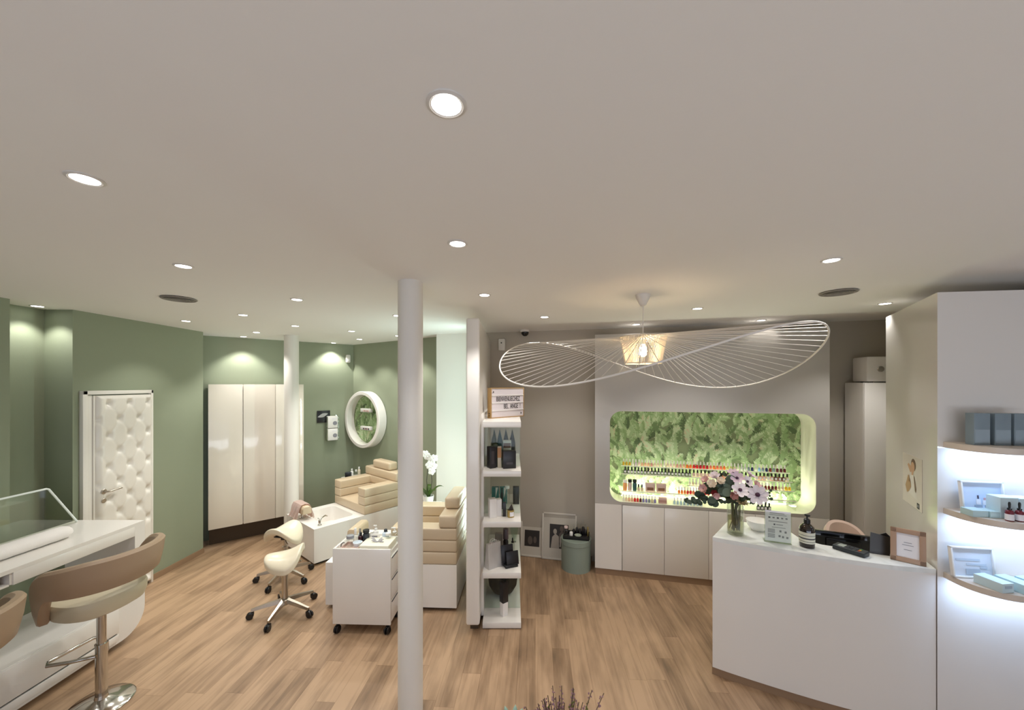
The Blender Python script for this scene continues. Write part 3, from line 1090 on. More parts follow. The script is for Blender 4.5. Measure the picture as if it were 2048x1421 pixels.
t = thing('implement_tray', 'shallow pinkish tray at the left front of the trolley top', 'tray', tr(-0.12, -0.05), AT)
b = nb(); box(b, (0, 0, 0.006), (0.15, 0.13, 0.012), bev=0.003)
for s in (-1, 1):
    box(b, (s * 0.073, 0, 0.02), (0.005, 0.13, 0.03), bev=0.001); box(b, (0, s * 0.063, 0.02), (0.15, 0.005, 0.03), bev=0.001)
obj('tray_body', b, mat('blush_plastic', '#dcc3b8', 0.35), t)
t = thing('soaking_bowl', 'small pale blue bowl beside the tissue box on the trolley', 'bowl', tr(-0.075, -0.05, 0.6922), AT)
b = nb(); lathe(b, [(0, 0), (0.022, 0), (0.034, 0.028), (0.04, 0.045), (0.037, 0.047), (0.03, 0.03), (0.018, 0.008), (0, 0.008)], 28); obj('bowl_body', b, mat('pale_blue_plastic', '#dfe8ee', 0.3), t)
bottle('lotion_bottle', 'clear jar bottle with grey top in the pinkish tray', 'bottle', tr(-0.15, -0.03, 0.6922), 0.032, 0.095, clear, mat('grey_plastic', '#8f9296', 0.4), G, 'wide')
bottle('pump_bottle', 'slim bottle with tall white cap at the left of the trolley', 'bottle', tr(-0.145, 0.06), 0.02, 0.135, clear, satin, G, 'round', sh=0.55)
bottle('lotion_bottle', 'dark wine red bottle beside the charcoal canister on the trolley', 'bottle', tr(-0.095, 0.055), 0.022, 0.10, mat('wine_glass', '#3a1c22', 0.2), black, G)
bottle('spray_canister', 'charcoal canister, tallest dark item on the trolley', 'bottle', tr(-0.045, 0.055), 0.028, 0.125, darkg, black, G, 'wide', sh=0.8)
bottle('pump_bottle', 'white pump bottle behind the white card on the trolley', 'bottle', tr(0.025, 0.10), 0.024, 0.15, satin, satin, G, 'pump')
carton('card_stand', 'small white card standing behind the tissue box on the trolley', 'card', tr(0.03, 0.068), (0.085, 0.01, 0.085), AT, satin, ink, None, (0.55, 0.5, 0.05))
bottle('lotion_bottle', 'pale blue bottle with dark cap behind the tissue box', 'bottle', tr(0.115, 0.10), 0.03, 0.115, mat('pale_blue_bottle', '#c3d0dd', 0.25), darkg, G, 'round', sh=0.8)
bottle('pump_bottle', 'clear pump bottle with white head at the right of the trolley', 'bottle', tr(0.195, 0.105), 0.034, 0.13, clear, satin, G, 'pump', sh=0.65)
bottle('lotion_bottle', 'slim frosted bottle with silver cap left of the charcoal canister', 'bottle', tr(-0.118, 0.095), 0.018, 0.118, mat('frosted_bottle', '#cfd3d0', 0.3), steel, G, 'round', sh=0.7)
bottle('lotion_bottle', 'stout clear bottle with white cap between pale blue and pump bottles', 'bottle', tr(0.155, 0.055), 0.023, 0.10, clear, satin, G, 'wide', sh=0.8)
jar('cream_jar', 'small white jar with silver lid behind the soaking bowl', 'jar', tr(-0.012, 0.105), 0.02, 0.075, satin, steel, G)
b = nb(); tube(b, [(0, 0, 0.004), (0.004, 0, 0.05), (0.018, 0.006, 0.064), (0.03, 0.01, 0.06)], 0.0035, 8)
tag(obj('cable_clip', b, black, None, tr(-0.205, -0.09)), 'thin black bent wire at the left front corner of the trolley top', 'wire')

# ---------------------------------------------------------------- manicure bar
t = thing('manicure_bar', 'long white manicure bar with rounded end and open front at left', 'table', (0, 0, 0))
XA, XB, Y0 = -3.70, -3.12, 0.7
b = nb()
poly = [(Y0, 0.05), (3.06, 0.05)] + arcpts(3.06, 0.24, 0.19, -90, 0, 8)[1:] + [(3.25, 0.95), (Y0, 0.95), (Y0, 0.925), (3.165, 0.925)] + arcpts(3.075, 0.44, 0.09, 0, -90, 6) + [(Y0, 0.35)]
prism(b, poly, XA, XB, M=YZ)
obj('carcass', b, lacq, t)
b = nb(); box(b, (XB - 0.012, 2.78, 0.885), (0.024, 0.772, 0.08), bev=0.002); box(b, (XA + 0.012, 1.93, 0.885), (0.024, 2.46, 0.08)); obj('apron', b, lacq, t)
b = nb(); box(b, ((XA + XB) / 2, 1.54, 0.85), (0.56, 1.68, 0.012)); box(b, ((XA + XB) / 2, 2.388, 0.887), (0.56, 0.012, 0.075)); obj('under_shelf', b, lacq, t)
for y0_, y1_ in ((0.72, 1.52), (1.53, 2.29), (2.30, 3.02)):
    b = nb(); box(b, (XB + 0.009, (y0_ + y1_) / 2, 0.105), (0.018, y1_ - y0_, 0.05), bev=0.002); obj('lower_panel', b, lacq, t)
    b = nb(); box(b, (XB + 0.009, (y0_ + y1_) / 2, 0.245), (0.018, y1_ - y0_, 0.205), bev=0.002); obj('drawer_front', b, lacq, t)
b = nb(); box(b, (XB - 0.001, 1.87, 0.137), (0.006, 2.3, 0.014)); obj('groove_shade_strip', b, gap_shade, t)  # near-black strip painted in as the shade of the drawer slit
b = nb(); box(b, ((XA + XB) / 2 - 0.02, 1.85, 0.025), (0.48, 2.3, 0.05)); obj('plinth', b, wood, t)
b = nb(); lathe(b, [(0, 0), (0.026, 0), (0.028, 0.02), (0.024, 0.05), (0.012, 0.058), (0, 0.06)], 20)
tag(obj('polish_pot', b, mat('plum_plastic', '#46303c', 0.35), None, (-3.18, 2.33, 0.8562)), 'dark plum pot in the open niche under the manicure bar top', 'pot')
# rolled white towel
t = thing('towel_roll', 'rolled white towel arm rest lying on the manicure bar', 'towel', (-3.36, 2.55, 0.95))
b = nb()
tb = nb(); secs = []
nrm = 28
for s in range(25):
    q = s / 24
    yy = -0.34 + 0.68 * q
    e = min(q, 1 - q) * 0.68
    rad = 0.052 * (1 - 0.28 * math.exp(-e / 0.012)) * (1 + 0.02 * math.sin(s * 1.9))
    secs.append([tb.verts.new((rad * 1.25 * math.cos(2 * PI * k / nrm), yy, 0.046 + max(-0.0455, rad * 0.9 * math.sin(2 * PI * k / nrm)))) for k in range(nrm)])
for A_, B_ in zip(secs, secs[1:]):
    for k in range(nrm):
        tb.faces.new((A_[k], A_[(k + 1) % nrm], B_[(k + 1) % nrm], B_[k]))
tb.faces.new(secs[0]); tb.faces.new(secs[-1]); bmesh.ops.recalc_face_normals(tb, faces=tb.faces); merge(b, tb)
wt = mat('white_terry', '#ece6e2', 0.95, sheen=0.4, bump=0.2, bscale=300)
obj('roll', b, wt, t)
b = nb(); sp = [(0.004 + 0.0022 * a) for a in range(18)]
tube(b, [(sp[a] * 1.2 * math.cos(a * 0.8), 0.3405, 0.046 + sp[a] * 0.9 * math.sin(a * 0.8)) for a in range(18)], 0.0018, 6); obj('spiral_edge', b, mat('terry_shade', '#cfc8c4', 0.95), t)
# acrylic sneeze guard
t = thing('sneeze_guard', 'clear acrylic sneeze guard standing on the manicure bar', 'screen', (-3.64, 2.0, 0.95))
P = [(-1.2, 0.0), (1.20, 0.0), (1.0, 0.335), (-1.2, 0.335)]
b = nb(); prism(b, P, -0.003, 0.003, M=YZ); obj('pane', b, acryl, t)
edge = mat('acrylic_edge_light', '#eef4f0', 0.25)
b = nb(); tube(b, [(0, -1.2, 0.335), (0, 0.99, 0.335), (0, 1.005, 0.328), (0, 1.20, 0.006)], 0.0075, 8); obj('painted_lit_edge', b, edge, t)  # near-white tube paints in the lit rim of the acrylic
for yy in (-0.6, 0.6):
    b = nb(); box(b, (0, yy, 0.012), (0.09, 0.05, 0.024), bev=0.004); obj('foot', b, acryl, t)


# ---------------------------------------------------------------- bar stools
def bar_stool(loc, rz, label):
    """sits facing -x; backrest on the +x side"""
    t = thing('bar_stool', label, 'stool', loc, rz, 'beige bar stools at the manicure bar')
    b = nb(); lathe(b, [(0, 0), (0.163, 0), (0.165, 0.006), (0.155, 0.014), (0.08, 0.026), (0.035, 0.04), (0.03, 0.06), (0, 0.06)], 48); obj('base_plate', b, chrome, t)
    b = nb(); cyl(b, (0, 0, 0.22), 0.030, 0.34, 28); cyl(b, (0, 0, 0.52), 0.024, 0.30, 28); cyl(b, (0, 0, 0.392), 0.033, 0.012, 28); obj('pole', b, chrome, t)
    b = nb(); tube(b, [(0, -0.03, 0.33), (-0.10, -0.10, 0.33), (-0.20, -0.145, 0.33), (-0.235, -0.12, 0.33), (-0.235, 0.12, 0.33), (-0.20, 0.145, 0.33), (-0.10, 0.10, 0.33), (0, 0.03, 0.33)], 0.011, 12); obj('footrest', b, chrome, t)
    b = nb()
    tb = nb(); secs = []
    for z, k in ((0.64, 0.80), (0.655, 0.93), (0.695, 0.99), (0.74, 1.0), (0.755, 0.97), (0.763, 0.85), (0.764, 0.4)):
        ring = []
        for a in range(40):
            an = 2 * PI * a / 40
            cx = math.copysign(abs(math.cos(an)) ** 0.8, math.cos(an)) * 0.195 * k
            cy = math.copysign(abs(math.sin(an)) ** 0.8, math.sin(an)) * 0.225 * k
            ring.append(tb.verts.new((cx - 0.01, cy, z)))
        secs.append(ring)
    for A_, B_ in zip(secs, secs[1:]):
        for k in range(40):
            tb.faces.new((A_[k], A_[(k + 1) % 40], B_[(k + 1) % 40], B_[k]))
    tb.faces.new(list(reversed(secs[0]))); tb.faces.new(secs[-1])
    bmesh.ops.recalc_face_normals(tb, faces=tb.faces); merge(b, tb)
    obj('seat', b, cover_vinyl, t)
    # wrap-around backrest shell: sections along an arc
    tb = nb(); secs = []
    N = 44
    for i in range(N + 1):
        q = -1 + 2 * i / N
        a = q * R(112)
        aq = abs(q)
        top = 1.035 - 0.10 * max(0, aq - 0.35) ** 1.3
        end = max(0, (aq - 0.70) / 0.30)
        bot = 0.83 - 0.185 * (3 * end * end - 2 * end ** 3)
        top -= 0.16 * end ** 2
        th = 0.026
        rx, ry = 0.235, 0.262
        sec = []
        for dr, z in ((-th, bot + 0.012), (-th * 0.6, bot), (th * 0.6, bot), (th, bot + 0.012), (th * 1.15, (bot + top) / 2), (th, top - 0.015), (th * 0.5, top), (-th * 0.5, top), (-th, top - 0.015), (-th * 0.9, (bot + top) / 2)):
            lean = (z - 0.75) * 0.16
            rr_x, rr_y = rx + dr + lean, ry + dr + lean
            sec.append(tb.verts.new((rr_x * math.cos(a) - 0.01, rr_y * math.sin(a), z)))
        secs.append(sec)
    for A_, B_ in zip(secs, secs[1:]):
        n = len(A_)
        for k in range(n):
            tb.faces.new((A_[k], A_[(k + 1) % n], B_[(k + 1) % n], B_[k]))
    tb.faces.new(secs[0]); tb.faces.new(list(reversed(secs[-1])))
    bmesh.ops.recalc_face_normals(tb, faces=tb.faces)
    obj('backrest', tb, tan_vinyl, t)
    b = nb(); cyl(b, (0, 0, 0.652), 0.10, 0.022, 24); obj('swivel_plate', b, chrome, t)
    return t


bar_stool((-2.705, 2.52, 0), R(-8), 'beige tub bar stool with chrome pole, fully in view at left')
bar_stool((-2.69, 1.72, 0), R(-4), 'beige tub bar stool cut off by the left edge of the photo')

# ================================================================ shelf partition
XP0, XP1 = -0.385, -0.272
t = thing('shelf_partition', 'white slab partition with five floating shelves, near the middle', 'shelf unit', (0, 0, 0))
b = nb(); box(b, ((XP0 + XP1) / 2, 4.015, 1.37), (XP1 - XP0, 1.63, 2.58), bev=0.018, seg=4); obj('panel', b, lacq, t)
b = nb(); box(b, ((XP0 + XP1) / 2 + 0.005, 4.04, 0.04), (0.07, 1.5, 0.08)); obj('plinth', b, darkwood, t)
SZ = [0.059, 0.487, 0.925, 1.36, 1.783]
SX0, SX1, SY0, SY1 = -0.253, 0.078, 3.28, 4.12
for z in SZ:
    b = nb(); box(b, ((SX0 + SX1) / 2, (SY0 + SY1) / 2, z - 0.025), (SX1 - SX0, SY1 - SY0, 0.05), bev=0.003); obj('shelf', b, lacq, t)
for z0, z1 in zip(SZ, SZ[1:]):
    b = nb(); box(b, ((SX0 + SX1) / 2, 3.50, (z0 + z1 - 0.05) / 2), (SX1 - SX0 - 0.006, 0.006, z1 - z0 - 0.05)); obj('glass_divider', b, greeng, t)
b = nb(); box(b, ((XP1 + SX0) / 2, 3.76, 0.94), (SX0 - XP1 + 0.004, 0.70, 1.80)); obj('wall_rail', b, lacq, t)
led_c = (0.72, 1.0, 0.96)
b = nb(); box(b, (XP0 - 0.008, 4.35, 1.45), (0.014, 0.03, 2.2)); obj('led_strip', b, mat('led_cool', '#ffffff', 0.4, emit=(0.8, 1, 0.93), estr=4), t)
area('led_glow', (XP0 - 0.02, 4.35, 1.5), (2.1, 0.05), 16, led_c, rot=(0, R(90), 0), parent=t)

# light-box sign
LA = math.atan2(0.29, 0.316)
t = thing('light_box_sign', 'white letter light box with two lines of black lettering on the top shelf', 'sign', (-0.055, 3.735, SZ[4]), LA)
lw, lh, ld = 0.43, 0.288, 0.055
bw = mat('pine_frame', '#a48352', 0.5, bump=0.1, bscale=40)
b = nb()
box(b, (-lw / 2 + 0.004, 0, lh / 2), (0.008, ld, lh), bev=0.001); box(b, (lw / 2 - 0.004, 0, lh / 2), (0.008, ld, lh), bev=0.001)
box(b, (0, 0, lh - 0.004), (lw - 0.016, ld, 0.008)); box(b, (0, 0, 0.004), (lw - 0.016, ld, 0.008))
obj('frame', b, bw, t)
b = nb(); box(b, (0, -ld / 2 + 0.008, lh / 2), (lw - 0.016, 0.008, lh - 0.016)); obj('face', b, mat('light_box_face', '#dcd3d6', 0.35), t)
b = nb()
for z in (0.072, 0.144, 0.216):
    box(b, (0, -ld / 2 + 0.002, z), (lw - 0.018, 0.006, 0.006), bev=0.001)
obj('letter_rail', b, satin, t)
text('BIENVENUECHEZ', 0.064, inkd, t, (0.005, -ld / 2 + 0.0025, 0.179), (R(90), 0, 0), sx=0.62)
text('BEL  ANGE  !', 0.064, inkd, t, (0.055, -ld / 2 + 0.0025, 0.107), (R(90), 0, 0), sx=0.62)
for sx_, sz_ in ((-0.185, 0.248), (0.175, 0.036)):
    b = nb(); prism(b, [((0.011 if q % 2 == 0 else 0.0045) * math.sin(2 * PI * q / 10), (0.011 if q % 2 == 0 else 0.0045) * math.cos(2 * PI * q / 10)) for q in range(10)], -0.0006, 0.0006, M=xf((sx_, -ld / 2 + 0.0025, sz_)) @ XZ); obj('star', b, inkd, t)
b = nb(); cyl(b, (-lw / 2 - 0.0004, 0, 0.045), 0.006, 0.003, 12, (0, R(90), 0)); cyl(b, (-lw / 2 - 0.0004, 0, 0.025), 0.006, 0.003, 12, (0, R(90), 0)); obj('socket', b, inkd, t)

# products on the partition shelves
gp = 'products on the partition shelves'
cblack = mat('black_carton', '#1d1a1c', 0.35)
cgreyb = mat('soft_black_print', '#3a3436', 0.4)
amber = mat('amber_label', '#a4703a', 0.4)
teal = mat('teal_carton', '#3f807e', 0.4)
deept = mat('deep_teal', '#274f55', 0.35)
olive = mat('olive_green', '#3c4732', 0.4)
whitec = mat('white_carton', '#ece8e4', 0.5)
gold = mat('gold_tin', '#b7a061', 0.3, 0.6)
z = SZ[3]
t = carton('perfume_carton', 'tall black carton standing at the left front of the second shelf', 'box', (-0.185, 3.41, z), (0.055, 0.07, 0.19), R(28), cblack, cgreyb, None, (0.5, 0.6, 0))
b = nb(); box(b, (0.034, 0.0, 0.095), (0.012, 0.05, 0.17)); obj('side_print', b, cgreyb, t)
carton('perfume_carton', 'olive black carton just right of the tall black one, second shelf', 'box', (-0.150, 3.455, z), (0.04, 0.05, 0.20), R(10), olive)
carton('perfume_carton', 'wide black carton with pale print at the right front of second shelf', 'box', (-0.027, 3.40, z), (0.115, 0.06, 0.155), R(12), cblack, cgreyb, None, (0.5, 0.12, -0.2))
t = carton('soap_carton', 'slim amber and white carton between the black cartons', 'box', (-0.112, 3.42, z), (0.033, 0.04, 0.19), 0, mat('pale_glass_card', '#b9ad98', 0.3))
b = nb(); box(b, (0, 0, 0.135), (0.035, 0.042, 0.09)); obj('amber_band', b, amber, t)
carton('soap_carton', 'small white carton with brown top behind the wide black carton', 'box', (-0.045, 3.58, z), (0.075, 0.05, 0.22), 0, whitec, mat('brown_print', '#7a5446', 0.5), None, (0.9, 0.2, 0.3))
for k, (x, m, lab) in enumerate(((-0.175, olive, 'olive green cone bottle, leftmost of four at back of second shelf'), (-0.12, deept, 'deep teal cone bottle, second from left of four on second shelf'),
                                 (-0.06, mat('blue_black', '#1d2a30', 0.35), 'blue black cone bottle, third from left of four on second shelf'), (0.003, cblack, 'black cone bottle, rightmost of four on second shelf'))):
    t = thing('cone_bottle', lab, 'bottle', (x, 3.78, z), 0, 'cone shaped bottles')
    b = nb(); lathe(b, [(0, 0), (0.030, 0), (0.032, 0.01), (0.030, 0.17), (0, 0.171)], 20); obj('body', b, m, t)
    b = nb(); lathe(b, [(0, 0.171), (0.028, 0.171), (0.024, 0.20), (0.012, 0.25), (0.003, 0.295), (0, 0.297)], 20); obj('cap', b, m, t)
z = SZ[2]
carton('cream_carton', 'white carton at the left front of the middle shelf', 'box', (-0.175, 3.40, z), (0.062, 0.06, 0.165), R(20), whitec)
carton('cream_carton', 'white carton just behind the front one on middle shelf', 'box', (-0.125, 3.435, z), (0.055, 0.055, 0.15), R(15), whitec)
carton('mascara_carton', 'slim black carton beside the white cartons on middle shelf', 'box', (-0.068, 3.42, z), (0.028, 0.03, 0.125), 0, cblack)
bottle('serum_tube', 'tall clear tube behind the slim black carton on middle shelf', 'bottle', (-0.045, 3.60, z), 0.022, 0.225, clear, satin, None, 'wide', sh=0.86)
bottle('serum_tube', 'tall black bottle beside the clear tube on middle shelf', 'bottle', (-0.095, 3.62, z), 0.012, 0.20, cblack, cblack, None, 'round', sh=0.8)
t = thing('candle', 'gold tin candle with dark label flap on middle shelf front', 'candle', (-0.012, 3.40, z))
b = nb(); lathe(b, [(0, 0), (0.029, 0), (0.031, 0.003), (0.031, 0.062), (0.028, 0.064), (0.027, 0.05), (0, 0.05)], 28); obj('tin', b, gold, t)
b = nb()
for a in range(7):
    pass
lathe(b, [(0.0314, 0.012), (0.0316, 0.012), (0.0316, 0.05), (0.0314, 0.05)], 28); bmesh.ops.delete(b, geom=[v for v in b.verts if v.co.y > -0.012 or v.co.x < -0.012], context='VERTS'); obj('label_panel', b, paper, t)
b = nb(); prism(b, [(-0.028, 0.05), (0.028, 0.05), (0.02, 0.085), (0.008, 0.115), (-0.006, 0.09)], -0.002, 0.002, M=XZ); obj('flap', b, mat('dark_bronze', '#40352a', 0.5), t)
for k, (x, m, lab) in enumerate(((-0.165, teal, 'teal paper bag, left of the pair at back of middle shelf'), (-0.085, teal, 'teal paper bag, right of the pair at back of middle shelf'))):
    t = carton('gift_bag', lab, 'bag', (x, 3.80, z), (0.07, 0.05, 0.16), R(5 * k), m, None)
    b = nb(); prism(b, [(-0.012, 0.06), (0.012, 0.165), (-0.012, 0.165)], -0.0005, 0.0005, M=xf((0.015, -0.026, -0.005)) @ XZ); obj('white_tag', b, whitec, t)
carton('perfume_carton', 'dark grey carton at the back right of middle shelf', 'box', (0.04, 3.78, z), (0.06, 0.05, 0.17), 0, mat('dark_grey_carton', '#3c3836', 0.4))
z = SZ[1]
t = thing('paper_bag', 'white paper gift bag with handles at left of the fourth shelf', 'bag', (-0.165, 3.39, z), R(38))
b = nb(); tb = nb()
lo = [tb.verts.new((x, y, 0)) for x, y in ((-0.07, -0.035), (0.07, -0.035), (0.07, 0.035), (-0.07, 0.035))]
hi = [tb.verts.new((x, y, 0.215)) for x, y in ((-0.068, -0.012), (0.068, -0.012), (0.068, 0.012), (-0.068, 0.012))]
for i in range(4):
    tb.faces.new((lo[i], lo[(i + 1) % 4], hi[(i + 1) % 4], hi[i]))
tb.faces.new(list(reversed(lo))); bmesh.ops.solidify(tb, geom=tb.faces[:], thickness=0.0015); bmesh.ops.recalc_face_normals(tb, faces=tb.faces); merge(b, tb)
obj('bag_body', b, whitec, t)
b = nb()
for s in (-1, 1):
    tube(b, [(-0.03, s * 0.012, 0.20), (-0.025, s * 0.014, 0.235), (0, s * 0.015, 0.245), (0.025, s * 0.014, 0.235), (0.03, s * 0.012, 0.20)], 0.002, 6)
obj('handle', b, whitec, t)
t = thing('display_stand', 'black leaflet stand on the fourth shelf right of white bag', 'stand', (-0.015, 3.40, z), R(22))
b = nb(); box(b, (0, 0, 0.015), (0.12, 0.08, 0.03), bev=0.006); obj('foot', b, black, t)
b = nb(); box(b, (-0.018, 0.028, 0.095), (0.115, 0.01, 0.17), (R(-10), 0, 0), bev=0.003); obj('back_card', b, cblack, t)
b = nb(); box(b, (0.015, -0.012, 0.075), (0.115, 0.012, 0.115), (R(-12), 0, 0), bev=0.003); obj('front_card', b, cblack, t)
bottle('shampoo_bottle', 'tall purple and black bottle behind the black leaflet stand', 'bottle', (-0.060, 3.66, z), 0.026, 0.235, mat('purple_black', '#2a2024', 0.3), mat('dull_purple', '#5b4450', 0.4), None, 'wide', sh=0.58)
carton('cream_carton', 'dusty pink carton behind the white paper bag, fourth shelf', 'box', (-0.125, 3.72, z), (0.075, 0.05, 0.17), R(-8), mat('dusty_pink', '#b6a3a0', 0.5))
bottle('serum_tube', 'clear bottle with dark cap at the right of the fourth shelf', 'bottle', (0.005, 3.68, z), 0.022, 0.14, clear, black, None, 'dropper', sh=0.66)
t = thing('glass_bowl', 'greenish glass bowl at back right of the fourth shelf', 'bowl', (0.022, 3.93, z))
b = nb(); lathe(b, [(0, 0), (0.02, 0), (0.035, 0.09), (0.05, 0.20), (0.048, 0.20), (0.032, 0.09), (0.0, 0.01)], 28); obj('bowl_body', b, greeng, t)
z = SZ[0]
t = carton('tall_carton', 'tall black and white box leaning at front of the lowest shelf', 'box', (-0.072, 3.395, z), (0.055, 0.05, 0.115), R(38), whitec)
b = nb(); box(b, (0.0, 0, 0.205), (0.058, 0.053, 0.18), bev=0.002); obj('black_sleeve', b, cblack, t)
t = thing('wicker_pouf', 'dark brown round basket at back of the lowest shelf', 'basket', (-0.09, 3.76, z))
b = nb(); lathe(b, [(0, 0), (0.06, 0), (0.10, 0.025), (0.135, 0.085), (0.145, 0.16), (0.140, 0.235), (0.128, 0.30), (0.118, 0.30), (0.125, 0.22), (0.12, 0.1), (0.0, 0.03)], 40); obj('basket_body', b, mat('dark_rattan', '#2b2119', 0.7, bump=0.5, bscale=90), t)
b = nb(); tube(b, [(0.123 * math.cos(2 * PI * k / 32), 0.123 * math.sin(2 * PI * k / 32), 0.302) for k in range(32)], 0.008, 8, True); obj('rim', b, mat('dark_rattan_rim', '#3a2c20', 0.7), t)

# ================================================================ pendant lamp with the big waving brim
PX, PY = 0.961, 2.805
t = thing('pendant_lamp', 'large white pendant lamp with a waving fan brim and warm lit shade', 'lamp', (PX, PY, H))
zh = 2.462 - H
lampw = mat('lamp_white', '#e9e3da', 0.45)
b = nb(); lathe(b, [(0, 0), (0.055, 0), (0.05, -0.02), (0.024, -0.075), (0.010, -0.085), (0, -0.085)], 28); obj('canopy', b, lampw, t)
b = nb(); cyl(b, (0, 0, (-0.08 + zh) / 2), 0.004, -zh - 0.07, 10); obj('cord', b, lampw, t)
b = nb(); lathe(b, [(0, zh + 0.015), (0.018, zh + 0.015), (0.034, zh + 0.004), (0.034, zh - 0.006), (0.018, zh - 0.03), (0, zh - 0.03)], 24); obj('hub', b, lampw, t)
def rim(a):
    return Vector((1.05 * math.cos(a), 1.05 * math.sin(a), 2.2697 - H - 0.0287 * math.cos(a) + 0.0264 * math.sin(a) - 0.0505 * math.cos(2 * a) - 0.1801 * math.sin(2 * a)))
b = nb(); tube(b, [rim(2 * PI * k / 144) for k in range(144)], 0.0052, 8, True); obj('rim', b, lampw, t)
for k in range(72):
    a = 2 * PI * k / 72
    p0 = Vector((0.03 * math.cos(a), 0.03 * math.sin(a), zh))
    b = nb(); tube(b, [p0, rim(a)], 0.0022, 5); obj('rib', b, lampw, t)
shm = D.materials.new('lamp_string'); shm.use_nodes = True
p = shm.node_tree.nodes['Principled BSDF']; p.inputs['Base Color'].default_value = (0.90, 0.80, 0.64, 1); p.inputs['Roughness'].default_value = 0.7
p.inputs['Transmission Weight'].default_value = 0.0; p.inputs['Subsurface Weight'].default_value = 0.0
b = nb()
rt, rb, zt, zb = 0.165, 0.128, zh - 0.012, zh - 0.205
tube(b, [(rt * math.cos(2 * PI * k / 48), rt * math.sin(2 * PI * k / 48), zt) for k in range(48)], 0.004, 6, True)
tube(b, [(rb * math.cos(2 * PI * k / 48), rb * math.sin(2 * PI * k / 48), zb) for k in range(48)], 0.004, 6, True)
for k in range(84):
    a = 2 * PI * k / 84
    tube(b, [(rt * math.cos(a), rt * math.sin(a), zt), (rb * math.cos(a), rb * math.sin(a), zb)], 0.0024, 4)
obj('shade', b, shm, t)
b = nb()
for k in range(3):
    a = 2 * PI * k / 3
    tube(b, [(0, 0, zt), (rt * math.cos(a), rt * math.sin(a), zt)], 0.0025, 5)
cyl(b, (0, 0, zh - 0.045), 0.016, 0.04, 16)
obj('bulb_holder', b, lampw, t)
b = nb(); lathe(b, [(0.010, zh - 0.06), (0.022, zh - 0.085), (0.030, zh - 0.115), (0.026, zh - 0.14), (0.012, zh - 0.155), (0, zh - 0.158)], 24); obj('bulb', b, mat('warm_bulb', '#ffffff', 0.4, emit=(1, 0.70, 0.36), estr=45), t)
l = D.lights.new('bulb_light', 'POINT'); l.energy = 27; l.color = (1, 0.74, 0.46); l.shadow_soft_size = 0.035
lo = D.objects.new('bulb_light', l); C.objects.link(lo); lo.parent = t; lo.location = (0, 0, zh - 0.115)
lo.data.use_shadow = True

# ================================================================ nail polish display
DX, DY = 0.92, 4.24
cW, sW = math.cos(AW), math.sin(AW)
def dp(tt, d, z=0.0):
    return (DX + cW * tt - sW * d, DY + sW * tt + cW * d, z)
t = thing('polish_display', 'tall white display wall with a lit rounded niche of nail polishes', 'display cabinet', (DX, DY, 0), AW)
LW, LZ = 2.236, 2.655
N0, N1, M0, M1 = 0.16, 2.12, 0.82, 1.81
hole = rrect(N0, N1, M0, M1, 0.125, 12)
b = nb()
x0, x1, z0, z1 = 0.0, LW, 0.79, LZ
cx, cz = (N0 + N1) / 2, (M0 + M1) / 2
def toedge(px, pz):
    dx, dz = px - cx, pz - cz
    ks = []
    if dx > 1e-9: ks.append((x1 - cx) / dx)
    if dx < -1e-9: ks.append((x0 - cx) / dx)
    if dz > 1e-9: ks.append((z1 - cz) / dz)
    if dz < -1e-9: ks.append((z0 - cz) / dz)
    k = min(ks)
    return [cx + dx * k, cz + dz * k]
out = [toedge(*q) for q in hole]
for c in ((x0, z0), (x1, z0), (x1, z1), (x0, z1)):
    i = min(range(len(out)), key=lambda q: math.hypot(out[q][0] - c[0], out[q][1] - c[1]))
    out[i] = list(c)
hi_ = [b.verts.new((x, 0, z)) for x, z in hole]
ho_ = [b.verts.new((x, 0, z)) for x, z in out]
n = len(hole)
for i in range(n):
    j = (i + 1) % n
    b.faces.new((hi_[i], hi_[j], ho_[j], ho_[i]))
bmesh.ops.solidify(b, geom=b.faces[:], thickness=0.02)
ys = [v.co.y for v in b.verts]
if min(ys) < -0.005:
    for v in b.verts: v.co.y += 0.02
bmesh.ops.recalc_face_normals(b, faces=b.faces)
box(b, (0.143, 0.01, 0.43), (0.286, 0.02, 0.716)); box(b, (2.128, 0.01, 0.43), (0.216, 0.02, 0.716))
obj('front_panel', b, lacq, t, smooth=False)
b = nb()
la = [b.verts.new((x, 0.0, z)) for x, z in hole]
lb_ = [b.verts.new((x, 0.30, z)) for x, z in hole]
for i in range(n):
    j = (i + 1) % n
    b.faces.new((la[i], lb_[i], lb_[j], la[j]))
bmesh.ops.recalc_face_normals(b, faces=b.faces)
bmesh.ops.solidify(b, geom=b.faces[:], thickness=-0.006)
obj('niche_liner', b, mat('niche_white', '#efecdf', 0.35), t)
leaf_panel('wallpaper_panel', t, [(N0 - 0.01, M0 - 0.005), (N1 + 0.01, M0 - 0.005), (N1 + 0.01, M1 + 0.005), (N0 - 0.01, M1 + 0.005)], N0, N1, M0, M1, 11, 0.5, (0, 0.298, 0))
b = nb()
box(b, (0.01, 0.165, (LZ + 0.07) / 2), (0.02, 0.29, LZ - 0.07)); box(b, (LW - 0.01, 0.165, (LZ + 0.07) / 2), (0.02, 0.29, LZ - 0.07))
box(b, (LW / 2, 0.165, LZ - 0.01), (LW - 0.04, 0.29, 0.02)); box(b, (LW / 2, 0.312, 1.36), (LW - 0.04, 0.01, 2.5)); box(b, (LW / 2, 0.165, 0.78), (LW - 0.04, 0.29, 0.02))
obj('carcass', b, lacq, t)
for k in range(4):
    xa = 0.29 + k * 0.4325
    b = nb(); box(b, (xa + 0.21625, 0.010, 0.4285), (0.4295, 0.02, 0.713), bev=0.0015); obj('door', b, lacq, t)
b = nb(); box(b, (LW / 2, 0.16, 0.035), (LW - 0.01, 0.29, 0.07)); obj('plinth', b, wood, t)
